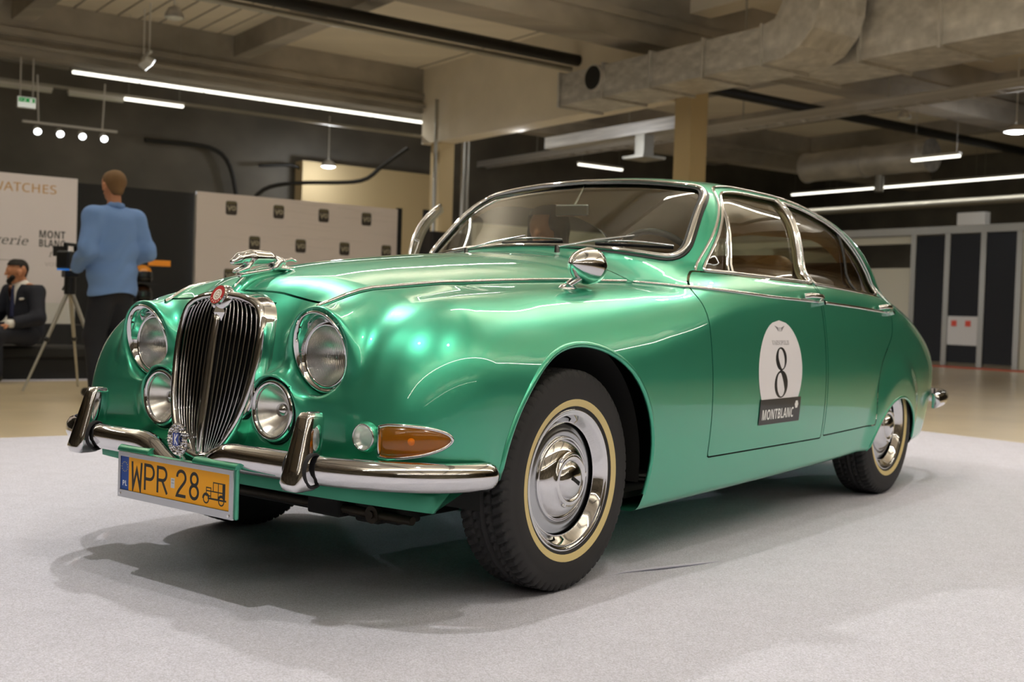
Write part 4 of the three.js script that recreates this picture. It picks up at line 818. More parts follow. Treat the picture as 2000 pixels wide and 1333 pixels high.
// carpet on which the car stands, and the paler one by the posters
const carpet = mesh('carpet', floorUv(hbox(-9, 7.85, -0.006, 0, -9, 7.1)), N.carpet);
tag(carpet, 'light grey needle felt carpet under the car', 'carpet');
{
  const l = [V(0.76, 0.0005, -0.27), V(0.80, 0.004, -0.38), V(0.84, 0.005, -0.48), V(0.89, 0.003, -0.62), V(0.93, 0.0005, -0.74)];
  mesh('carpet_seam', sweep(spline(l, 24), [V(0, 1, 0)], [(t) => { const k = Math.sin(Math.PI * clamp(t, 0.02, 0.98)); return [[-0.012 * k - 0.001, -0.003], [0.010 * k, 0.006 * k], [0.012 * k, 0.004 * k], [0.012 * k + 0.001, -0.003]]; }]), N.carpet, carpet, 'lifted seam in the carpet');
}
tag(mesh('stage_carpet', floorUv(hbox(-6, 9.5, -0.006, 0.004, 11.8, 14.9)), N.carpet), 'pale grey carpet in front of the posters', 'carpet');
// columns
function columnAt(a, b, w, y1, label) {
  const c = thing('column', label, 'column', H(a, 0, b), PHI);
  mesh('shaft', box(w, y1, w, 0, y1 / 2, 0), N.column, c);
  mesh('corner_guard', box(0.05, 1.2, 0.02, -w / 2, 0.6, w / 2 + 0.005), N.alu, c);
  return c;
}
columnAt(13.15, 13.35, 0.37, 5.0, 'cream square column rising behind the car roof');
{
  const c = columnAt(12.95, 20.55, 0.36, 4.35, 'cream column with pipes behind the open car door');
  for (const [x, r] of [[-0.36, 0.04], [0.34, 0.05], [0.46, 0.03]]) mesh('pipe', rod([x, 0, 0.30], [x, 5.2, 0.30], r), N.alu, c);
}
// lamps ------------------------------------------------------------
const WARM = new THREE.Color(1, 0.965, 0.88);
function stripLight(a, b, y, along, len, lit, label, group, power = 26, up = 0, hang = true) {
  const o = thing('strip_light', label, 'lamp', H(a, y, b), PHI + (along === 'b' ? Math.PI / 2 : 0), group);
  mesh('housing', box(len - 0.01, 0.05, 0.11, 0, 0.045, 0, 0.008), N.white, o);
  mesh('diffuser', box(len - 0.03, 0.05, 0.075, 0, 0.0, 0, 0.012), lit ? N.tube : N.tubeOff, o);
  if (lit) {
    const l = new THREE.RectAreaLight(WARM, power, len - 0.04, 0.09);
    l.rotation.x = -Math.PI / 2; l.position.y = -0.03; o.add(l);
    if (up) {      // the luminaire also lights the ceiling above it
      const u = new THREE.RectAreaLight(WARM, power * up, len - 0.04, 0.09);
      u.rotation.x = Math.PI / 2; u.position.y = 0.075; o.add(u);
    }
  }
  if (hang) {
    for (const s of [-0.42, 0.42]) mesh('hanger', rod([s * len, 0.06, 0], [s * len, 5.9 - y, 0], 0.004), N.alu, o);
  }
  return o;
}
for (let k = 0; k < 7; k++) stripLight(6.22 + k * 1.245, 21.55, 4.922, 'a', 1.245, true, ['first', 'second', 'third', 'fourth', 'fifth', 'sixth', 'seventh'][k] + ' lit tube from the left in the long row under the back beam', 'long row of lit tubes', 30, 0, false);
for (let k = 0; k < 6; k++) stripLight(26.1, 21.5 - k * 1.5, 4.5, 'b', 1.5, true, ['first', 'second', 'third', 'fourth', 'fifth', 'sixth'][k] + ' lit tube from the car roof in the row above the dark panels', 'row of lit tubes at the right');
stripLight(6.8, 20.6, 4.40, 'a', 1.1, true, 'short bright tube below the long row', null);
stripLight(18.4, 21.8, 4.50, 'a', 1.45, true, 'short bright tube above the car roof', null);
stripLight(19.15, 12.87, 4.0, 'b', 1.05, true, 'short bright tube hanging at upper right', null);
stripLight(4.6, 21.05, 4.428, 'a', 1.1, false, 'unlit grey tube beside the green exit sign', null, 0, 0, false);
stripLight(5.9, 21.05, 4.428, 'a', 1.0, false, 'unlit grey tube left of the short bright tube', null, 0, 0, false);
for (const [b, a0, n, w, where] of [[10.6, -3, 8, 33, 'in front of the posters'], [4.7, 4.2, 6, 40, 'above the car tail'], [-1.2, -7, 18, 30, 'above the photographer'], [-9.0, -7, 13, 24, 'behind the photographer']]) for (let k = 0; k < n; k++) stripLight(a0 + k * 1.5, b, 4.85, 'a', 1.5, true, 'lit tube in the row ' + where + ', outside the frame', 'lit tubes ' + where, w, 2.6);
// rails, pipes, trays
const railThing = (name, label, category, g, m) => tag(mesh(name, g, m), label, category);
railThing('lamp_rail', 'pale rail carrying the lower lamps at left', 'rail', hbox(1.0, 13.2, 4.50, 4.55, 21.0, 21.1), N.alu);
railThing('lamp_rail', 'pale rail continuing the long tube row to the left', 'rail', hbox(0.5, 5.55, 4.95, 5.0, 21.50, 21.60), N.alu);
railThing('ceiling_pipe', 'pale pipe below the right tube row', 'pipe', hallGeo(rod([26.4, 4.0, -26], [26.4, 4.0, -8], 0.10)), N.alu);
railThing('ceiling_pipe', 'thick black pipe under the cream ceiling', 'pipe', hallGeo(rod([-2, 5.30, -15.75], [13.0, 5.30, -15.75], 0.10)), N.pipe);
railThing('ceiling_pipe', 'thin pale pipe beside the black pipe', 'pipe', hallGeo(rod([-2, 5.18, -15.95], [13.0, 5.18, -15.95], 0.05)), N.alu);
railThing('ceiling_pipe', 'black pipe at the right behind the cable tray', 'pipe', hallGeo(rod([13.6, 5.2, -15.5], [30, 5.2, -15.5], 0.10)), N.pipe);
railThing('ceiling_pipe', 'brown conduit along the face of the back beam', 'pipe', hallGeo(rod([-2, 5.15, -20.9], [13.2, 5.15, -20.9], 0.045)), N.concrete);
railThing('wall_pipe', 'dark bent pipe climbing the back wall', 'pipe', hallGeo(tube([[8.0, 4.3, -24.8], [9.6, 4.25, -24.8], [9.9, 4.0, -24.8], [10.3, 2.2, -24.8]], 0.05)), N.pipe);
railThing('wall_pipe', 'dark bent pipe between posters and column', 'pipe', hallGeo(tube([[10.6, 4.0, -24.7], [11.6, 4.05, -24.7], [11.75, 3.8, -24.7], [11.75, 2.2, -24.7]], 0.04)), N.pipe);
railThing('wall_conduit', 'slanting dark conduit beside the cream column', 'pipe', hallGeo(tube([[12.6, 4.3, -21.4], [12.2, 3.9, -21.8], [11.9, 3.6, -22], [10.2, 3.3, -23.6], [9.8, 2.2, -23.8]], 0.045)), N.pipe);
tag(mesh('wall_panel', wallUv(hbox(11.6, 15.6, 0, 4.2, 24.5, 24.9)), N.column), 'pale wall section behind the cream column', 'wall');
tag(mesh('wall_panel', wallUv(hbox(15.8, 30.5, 0, 3.0, 23.4, 23.6)), N.cream), 'low cream wall seen through the car windows', 'wall');
{
  const t = thing('cable_tray', 'long metal cable tray crossing above the car roof', 'cable tray', H(17.0, 4.6, 17), PHI);
  for (const x of [-0.15, 0.15]) mesh('side_rail', box(0.025, 0.16, 22, x, 0.08, 0), N.zinc, t);
  for (let k = 0; k < 44; k++) mesh('rung', box(0.30, 0.03, 0.05, 0, 0.02, -10.8 + k * 0.5), N.zinc, t);
  for (let k = 0; k < 6; k++) mesh('hanger', rod([0, 0.1, -9 + k * 3.4], [0, 1.3, -9 + k * 3.4], 0.012), N.alu, t);
}
// ducts
{
  const d = thing('air_duct', 'galvanised rectangular air duct with a curved bend', 'duct', H(11.95, 4.22, 10.6), PHI);
  for (let k = 0; k < 4; k++) mesh('duct_section', box(0.9, 0.50, 1.06, 0, 0.25, -4.10 + 1.08 * k + 0.54), N.zinc, d);
  for (let k = 0; k < 5; k++) mesh('duct_flange', box(0.97, 0.57, 0.04, 0, 0.25, -4.12 + 1.08 * k), N.zinc, d);
  const prof = [[0, 0], [0.35, 0.03], [0.62, 0.14], [0.82, 0.34], [0.92, 0.60], [0.95, 1.25], [0.30, 1.25], [0.30, 0.75], [0.18, 0.56], [0, 0.52]], sh = new THREE.Shape(prof.map(([x, y]) => new THREE.Vector2(x, y)));
  mesh('duct_bend', new THREE.ExtrudeGeometry(sh, { depth: 0.9, bevelEnabled: false }).rotateY(-Math.PI / 2).translate(0.45, 0, 0.22), N.zinc, d, 'bend curving up to the ceiling');
  mesh('duct_bend_flange', box(0.98, 0.05, 0.74, 0, 0.86, 0.86), N.zinc, d);
  mesh('end_cap', box(0.9, 0.5, 0.02, 0, 0.25, -4.13), N.zinc, d);
  mesh('round_outlet', turn(new THREE.CylinderGeometry(0.21, 0.21, 0.10, 32), 0, 0, Math.PI / 2).translate(-0.48, 0.31, -3.2), N.zinc, d);
  mesh('outlet_mesh', turn(new THREE.CylinderGeometry(0.185, 0.185, 0.02, 32), 0, 0, Math.PI / 2).translate(-0.525, 0.31, -3.2), N.plastic, d, 'dark round outlet');
  for (const z of [-3.0, -1.0]) mesh('hanger', rod([0.52, 0.4, z], [0.52, 1.35, z], 0.015), N.alu, d);
}
{
  const d = thing('air_duct', 'large grey rectangular air duct at upper right', 'duct', H(13.05, 4.30, 6.6), PHI);
  for (let k = 0; k < 9; k++) mesh('duct_section', box(1.1, 0.9, 1.16, 0, 0.45, -4.2 + 1.2 * k + 0.6), N.zinc, d);
  for (let k = 0; k < 10; k++) mesh('duct_flange', box(1.18, 0.98, 0.04, 0, 0.45, -4.2 + 1.2 * k), N.zinc, d);
}
{
  const d = thing('air_duct', 'round silver air duct end at the right', 'duct', H(23.2, 4.75, 17.5), PHI);
  mesh('duct_tube', turn(new THREE.CylinderGeometry(0.36, 0.36, 3.6, 36), Math.PI / 2, 0, 0), N.zinc, d);
  for (const z of [-1.78, 0, 1.78]) mesh('duct_collar', turn(new THREE.CylinderGeometry(0.385, 0.385, 0.06, 36), Math.PI / 2, 0, 0).translate(0, 0, z), N.zinc, d);
  mesh('branch', rod([0, -0.3, 0.4], [0, -0.75, 0.4], 0.11), N.alu, d);
}
{
  const d = thing('air_duct', 'flat silver duct below the cross beam', 'duct', H(15.2, 4.35, 17.6), PHI);
  mesh('duct_section', box(0.36, 0.24, 4.2, 0, 0.15, 0), N.zinc, d);
  mesh('branch', box(0.26, 0.5, 0.26, 0, -0.15, 0.9), N.alu, d);
  mesh('diffuser', box(0.6, 0.05, 0.6, 0, -0.42, 0.9), N.alu, d);
}
// round pendants
function pendant(a, y, b, r, drop, lit, label) {
  const p = thing('pendant_lamp', label, 'lamp', H(a, y, b), PHI);
  mesh('shade', lathe([[0.02, 0.16], [r * 0.55, 0.13], [r * 0.9, 0.06], [r, 0.0], [r * 0.97, 0.0], [r * 0.85, 0.05]], 32), N.zinc, p);
  mesh('diffuser', lathe([[0.0001, -0.03], [r * 0.6, -0.022], [r * 0.95, 0.002], [r * 0.9, 0.02]], 32), lit ? N.lampGlow : N.tubeOff, p);
  mesh('cord', rod([0, 0.15, 0], [0, drop, 0], 0.012), N.white, p);
  if (lit) { const l = new THREE.PointLight(0xf4f8ff, 5); l.position.y = -0.1; l.shadow.radius = 6; p.add(l); }
  return p;
}
pendant(11.81, 4.0, 23.6, 0.17, 1.15, true, 'small round pendant lamp left of the column');
pendant(13.19, 4.5, 18.04, 0.19, 0.5, true, 'round bright lamp under the cream beam');
pendant(20.13, 4.5, 11.84, 0.22, 1.4, true, 'round bright lamp at the right edge');
pendant(5.21, 4.6, 15.06, 0.13, 1.2, false, 'unlit round lamp hanging top left');
pendant(17.77, 4.55, 12.61, 0.12, 0.5, false, 'small unlit round lamp on the cable tray');
// track spots
function spotTrack(label, at, dir, n, step, tilt, ry) {
  const t = thing('spot_track', label, 'lamp', at, ry);
  mesh('track', box(n * step + 0.1, 0.035, 0.04, 0, 0.16, 0), N.white, t);
  for (const s of [-0.36, 0.36]) mesh('hanger', rod([s * n * step, 0.17, 0], [s * n * step * 1.06, 0.95, 0], 0.012), N.white, t);
  for (let k = 0; k < n; k++) {
    const x = (k - (n - 1) / 2) * step, c = mesh('spot_head', turn(turn(new THREE.CylinderGeometry(0.062, 0.05, 0.13, 20), Math.PI / 2), tilt, 0, 0).translate(x, 0.04, 0), N.white, t), o = V(0, 0, 0.068).applyEuler(new THREE.Euler(tilt, 0, 0));
    mesh('lens', turn(turn(new THREE.CylinderGeometry(0.056, 0.056, 0.01, 20), Math.PI / 2), tilt, 0, 0).translate(x + o.x, 0.04 + o.y, o.z), N.lampGlow, c);
    if (k % 2 === 0) { const l = new THREE.SpotLight(0xf2f6ff, 90, 0, 0.6, 0.6); l.position.set(x, 0.04 + o.y * 1.6, o.z * 1.6); l.target.position.set(x, -2 + dir[1], dir[2] * 3); l.shadow.radius = 2.5; t.add(l, l.target); }
  }
  return t;
}
spotTrack('hanging track of four bright spots above the standing man', H(5.2, 3.55, 20.0), [0, 0, 1], 4, 0.36, 0.55, PHI);
spotTrack('small tilted cluster of four spots at top left', H(5.93, 4.6, 18.4), [0, 0, 1], 4, 0.15, 0.5, PHI + 1.45);
{
  const e = thing('exit_sign', 'green and white exit sign hanging at far left', 'sign', H(4.60, 4.0, 20.5), PHI);
  const tx = canvasTex(256, 160, (c) => { c.fillStyle = '#f4f8ef'; c.fillRect(0, 0, 256, 160); c.fillStyle = '#1f9a4a'; c.fillRect(10, 8, 236, 70); c.fillStyle = '#f4f8ef'; c.fillRect(170, 18, 36, 52); c.beginPath(); c.arc(110, 28, 9, 0, 7); c.fill(); c.lineWidth = 9; c.strokeStyle = '#f4f8ef'; c.beginPath(); c.moveTo(106, 38); c.lineTo(100, 54); c.lineTo(116, 62); c.moveTo(100, 54); c.lineTo(84, 66); c.moveTo(60, 44); c.lineTo(30, 44); c.stroke(); });
  mesh('casing', box(0.30, 0.19, 0.05, 0, 0.095, 0), N.white, e);
  mesh('sign_face', new THREE.PlaneGeometry(0.28, 0.17).translate(0, 0.095, 0.027), std(0xffffff, 0.5, 0, { map: tx, emissiveMap: tx, emissive: 0xffffff, emissiveIntensity: 0.5 }), e);
  for (const s of [-0.1, 0.1]) mesh('hanger', rod([s, 0.19, 0], [s, 0.85, 0], 0.012), N.white, e);
}
// the spots over the car, above the frame
function keySpot(x, y, z, tx, tz, power, size, label) {
  const k = thing('ceiling_spot', label, 'lamp', [x, y, z], 0, 'spots over the car');
  const d = V(tx - x, -y + 0.5, tz - z).normalize(), q = new THREE.Quaternion().setFromUnitVectors(V(0, -1, 0), d);
  mesh('housing', turn(lathe([[0.10, 0.0], [0.11, 0.02], [0.10, 0.2], [0.05, 0.26], [0.0001, 0.27]], 28)).applyQuaternion(q), N.plastic, k);
  mesh('lens', new THREE.CylinderGeometry(0.095, 0.095, 0.012, 28).applyQuaternion(q), N.lampGlow, k);
  mesh('stem', rod([0, 0.2, 0], [0, 5.6 - y, 0], 0.012), N.plastic, k);
  const l = new THREE.SpotLight(0xfffaf0, power, 0, 1.05, 0.5);
  l.position.copy(d.clone().multiplyScalar(0.03)); l.target.position.set(tx - x, -y, tz - z); l.shadow.radius = size; l.castShadow = true;
  k.add(l, l.target);
}
keySpot(0.15, 4.7, 1.95, 0.3, 0.2, 24, 3, 'black ceiling spot above the car bonnet');
keySpot(-2.75, 4.7, -0.9, 0.2, -0.8, 34, 4, 'black ceiling spot above the far side of the car');
keySpot(2.2, 4.7, 0.7, 1.2, 0.6, 12, 4, 'black ceiling spot above the near side of the car');
keySpot(0.8, 4.7, -5.2, 0.8, -4.2, 16, 4, 'black ceiling spot behind the car tail');
// right partition with dark panels
{
  const w = thing('partition', 'pale partition with dark panels behind the car tail', 'partition', H(21.5, 0, 13.5), PHI);
  mesh('wall_board', box(0.08, 2.05, 6.0, 0, 1.025, -4.35), N.cream, w);
  mesh('wall_board', box(0.08, 2.85, 4.0, 0, 1.425, 3.05), N.cream, w);
  mesh('top_rail', box(0.16, 0.16, 12.5, 0, 2.84, -1.1), N.alu, w);
  mesh('header_board', box(0.06, 0.16, 6.0, 0, 2.66, -4.35), N.cream, w);
  for (const [z0, z1, y0, y1] of [[-1.27, -0.59, 0.06, 2.72], [-0.45, 0.23, 1.03, 2.74], [-0.45, 0.23, 0.06, 0.42], [0.37, 1.01, 0.06, 2.76]]) mesh('dark_panel', box(0.05, y1 - y0, z1 - z0, -0.03, (y0 + y1) / 2, (z0 + z1) / 2), N.anthracite, w, 'dark anthracite panel');
  for (const z of [-1.34, -0.52, 0.30, 1.08]) mesh('upright', box(0.08, 2.78, 0.12, -0.04, 1.39, z), N.alu, w);
  mesh('white_board', box(0.04, 0.60, 0.68, -0.05, 0.73, -0.11), N.white, w);
  for (const z of [-0.30, 0.02]) mesh('red_mark', box(0.01, 0.12, 0.12, -0.075, 0.88, z), std(0xe0503a, 0.6), w);
  mesh('floor_strip', box(0.5, 0.012, 9, -0.9, 0.0, -0.5), N.orange, w, 'orange red strip on the floor');
  mesh('control_box', box(0.2, 0.26, 0.62, 0, 3.05, 0.0), N.white, w);
}
// poster wall
{
  const posters = canvasTex(1600, 1024, (c, W, Hh) => {
    c.fillStyle = '#e4dcdc'; c.fillRect(0, 0, W, Hh);
    c.fillStyle = '#c2934c'; c.font = '96px sans-serif'; c.textAlign = 'right'; c.fillText('WATCHES', 1468, 140);
    c.fillStyle = '#3b3632'; c.font = 'italic 92px serif'; c.fillText('Horlogerie', 1290, 566);
    c.font = 'bold 84px sans-serif'; c.textAlign = 'left'; c.fillStyle = '#2c2a28'; c.save(); c.translate(1356, 500); c.scale(1.0 * 172 / c.measureText('MONT').width, 1); c.fillText('MONT', 0, 0); c.restore(); c.save(); c.translate(1356, 572); c.scale(172 / c.measureText('BLANC').width, 1); c.fillText('BLANC', 0, 0); c.restore();
    c.font = 'italic 60px serif'; c.fillStyle = '#6d665f'; c.fillText('f', 1420, 650); c.fillStyle = '#bcb3b1'; c.font = '44px sans-serif'; c.fillText('VOTTER', 1400, 726); c.fillStyle = '#8f8883'; c.fillRect(1100, 690, 130, 5);
  });
  const l = thing('poster_panel', 'white poster panel with gold lettering behind the seated man', 'poster', H(2.49, 0, 15), PHI);
  mesh('board', box(3.0, 1.92, 0.06, 0, 1.375, 0), N.white, l);
  mesh('print', new THREE.PlaneGeometry(3.0, 1.58).translate(0, 1.545, 0.034), std(0xffffff, 0.7, 0, { map: posters }), l, 'printed white sheet');
  mesh('base_panel', box(3.0, 0.42, 0.05, 0, 0.21, 0), N.darkWall, l);
  const k = thing('poster_panel', 'matt black display wall behind the standing man', 'panel', H(4.77, 0, 15.10), PHI);
  mesh('board', box(1.56, 2.30, 0.05, 0, 1.15, 0), N.black, k);
  mesh('dark_screen', box(0.2, 0.55, 0.02, 0.05, 1.45, 0.04), N.anthracite, k);
  const logos = canvasTex(1600, 1024, (c, W, Hh) => {
    c.fillStyle = '#cfc4bd'; c.fillRect(0, 0, W, Hh);
    c.strokeStyle = '#b3a8a3'; for (let i = 0; i < 60; i++) { c.lineWidth = 1 + 4 * hash(i, 4); c.globalAlpha = 0.35; c.beginPath(); const y = hash(i, 1) * Hh, x = hash(i, 2) * W; c.moveTo(x, y); c.bezierCurveTo(x + 120, y - 14, x + 200, y + 20, x + 380, y + 6); c.stroke(); } c.globalAlpha = 1;
    const px = (a) => (a - 5.55) / 3.12 * W, py = (y) => (2.32 - y) / 2.0 * Hh, s = 84;
    for (const [row, y] of [2.13, 1.67, 1.20, 0.74].entries()) for (let i = 0; i < 5; i++) {
      const x = px(6.04 + (row % 2) * 0.35 + i * 0.70), q = py(y);
      c.fillStyle = '#37302a'; c.beginPath(); c.roundRect(x - s / 2, q - s * 0.58, s, s * 1.16, 16); c.fill();
      c.fillStyle = '#5d573a'; c.fillRect(x - s * 0.42, q - s * 0.52, s * 0.84, 16);
      c.strokeStyle = '#a79f86'; c.lineWidth = 7; c.beginPath(); c.moveTo(x - 28, q - 18); c.lineTo(x - 14, q + 16); c.lineTo(x, q - 18); c.stroke(); c.beginPath(); c.arc(x + 18, q, 13, 0, 7); c.stroke();
    }
  });
  const r = thing('poster_panel', 'grey sponsor wall with rows of small dark logos', 'poster', H(7.11, 0, 15), PHI);
  mesh('board', box(3.12, 2.32, 0.05, 0, 1.16, 0), N.white, r);
  mesh('print', new THREE.PlaneGeometry(3.12, 2.0).translate(0, 1.32, 0.028), std(0xffffff, 0.75, 0, { map: logos }), r, 'printed grey sheet with logos');
  mesh('end_post', box(0.07, 2.34, 0.07, 1.6, 1.17, 0), N.black, r);
  const m = thing('loudspeaker', 'black speaker box on a post beside the sponsor wall', 'loudspeaker', H(8.95, 0.004, 14.4), PHI);
  mesh('cabinet', box(0.62, 0.62, 0.45, 0.15, 1.66, 0, 0.03), N.plastic, m);
  mesh('post', rod([0.1, 0.02, 0], [0.1, 1.36, 0], 0.03), N.plastic, m);
  mesh('top_post', box(0.10, 0.34, 0.06, -0.12, 2.12, 0), N.plastic, m);
  mesh('foot', lathe([[0.0001, 0.03], [0.25, 0.02], [0.26, 0]], 24).translate(0.1, 0, 0), N.plastic, m);
  mesh('cone', turn(lathe([[0.0001, -0.03], [0.10, -0.02], [0.2, 0.01], [0.22, 0.0]], 28), Math.PI / 2).translate(0.15, 1.62, 0.228), N.black, m);
}
// ---------------------------------------------------------------- people
const P = { skin: std(0xb9805f, 0.6), hairFair: std(0x6f5334, 0.85), hairDark: std(0x17110d, 0.8), shirt: std(0x6d8fc6, 0.85), white: std(0xe4e2df, 0.8), navy: std(0x141826, 0.8), trouser: std(0x171a24, 0.85), shoe: std(0x15120f, 0.45), tie: std(0x232a52, 0.6), dress: std(0x2a2320, 0.85) };
function capField(caps, k) {
  return (x, y, z) => {
    let d = 9;
    for (const [a, b, r0, r1, sx = 1] of caps) {
      const bx = b[0] - a[0], by = b[1] - a[1], bz = b[2] - a[2], ax = x - a[0], ay = y - a[1], az = z - a[2], l = bx * bx + by * by + bz * bz, t = l ? clamp((ax * bx + ay * by + az * bz) / l, 0, 1) : 0;
      const ex = (ax - bx * t) / sx, ey = ay - by * t, ez = az - bz * t;
      d = smin(d, (Math.hypot(ex, ey, ez) - lerp(r0, r1, t)) * Math.min(1, sx), k);
    }
    return d;
  };
}
function capMesh(caps, k, cell, cut) {
  const lo = [9, 9, 9], hi = [-9, -9, -9];
  for (const [a, b, r0, r1, sx = 1] of caps) for (const [p, r] of [[a, r0], [b, r1]]) for (let c = 0; c < 3; c++) { const q = r * (c === 0 ? Math.max(1, sx) : 1) + cell * 3; lo[c] = Math.min(lo[c], p[c] - q); hi[c] = Math.max(hi[c], p[c] + q); }
  let m = netMesh(capField(caps, k), lo, hi, cell, false, 2);
  if (cut) m = clip(m, cut);
  return geo(m);
}
// head with face: local to the head's centre, looking along +z, about 0.23 high
function headCaps(c, yaw, s = 1) {
  const R = (x, y, z) => [c[0] + s * (x * Math.cos(yaw) + z * Math.sin(yaw)), c[1] + s * y, c[2] + s * (-x * Math.sin(yaw) + z * Math.cos(yaw))];
  const q = (a, b, r0, r1) => [R(...a), R(...b), r0 * s, r1 * s];
  return [q([0, 0.035, -0.022], [0, 0.035, 0.012], 0.080, 0.076), q([0, -0.01, 0.015], [0, -0.062, 0.030], 0.066, 0.044), q([0, -0.085, 0.048], [0, -0.088, 0.040], 0.022, 0.024), q([0, 0.018, 0.086], [0, -0.018, 0.102], 0.010, 0.014), q([0.030, 0.028, 0.076], [-0.030, 0.028, 0.076], 0.013, 0.013), q([-0.022, -0.048, 0.078], [0.022, -0.048, 0.078], 0.009, 0.009), q([0.078, 0.005, -0.005], [0.080, -0.028, -0.002], 0.015, 0.011), q([-0.078, 0.005, -0.005], [-0.080, -0.028, -0.002], 0.015, 0.011), q([0.03, 0.004, 0.074], [0.032, 0.004, 0.074], 0.010, 0.010), q([-0.03, 0.004, 0.074], [-0.032, 0.004, 0.074], 0.010, 0.010)];
}
// hand: palm, four fingers and a thumb; from the wrist along dir, curled towards `curl`
function handCaps(w, dir, curl, side) {
  const D = V(...dir).normalize(), C = V(...curl).addScaledVector(D, -V(...curl).dot(D)).normalize(), S = V().crossVectors(D, C).multiplyScalar(side), W = V(...w), pt = (d, s, c) => W.clone().addScaledVector(D, d).addScaledVector(S, s).addScaledVector(C, c).toArray(), out = [];
  for (const s of [-0.026, -0.009, 0.009, 0.026]) out.push([pt(0.01, s * 0.7, 0), pt(0.085, s, 0.004), 0.015, 0.012]);
  [[-0.028, 0.062], [-0.010, 0.074], [0.010, 0.078], [0.028, 0.068]].forEach(([s, l]) => { out.push([pt(0.085, s, 0.004), pt(0.085 + l * 0.42, s, 0.022), 0.0095, 0.009], [pt(0.085 + l * 0.42, s, 0.022), pt(0.085 + l * 0.55, s, 0.022 + l * 0.42), 0.009, 0.0085], [pt(0.085 + l * 0.55, s, 0.022 + l * 0.42), pt(0.085 + l * 0.40, s, 0.022 + l * 0.70), 0.0085, 0.0075]); });
  out.push([pt(0.025, 0.028, 0.008), pt(0.058, 0.048, 0.026), 0.013, 0.011], [pt(0.058, 0.048, 0.026), pt(0.082, 0.046, 0.046), 0.010, 0.0085]);
  return out;
}
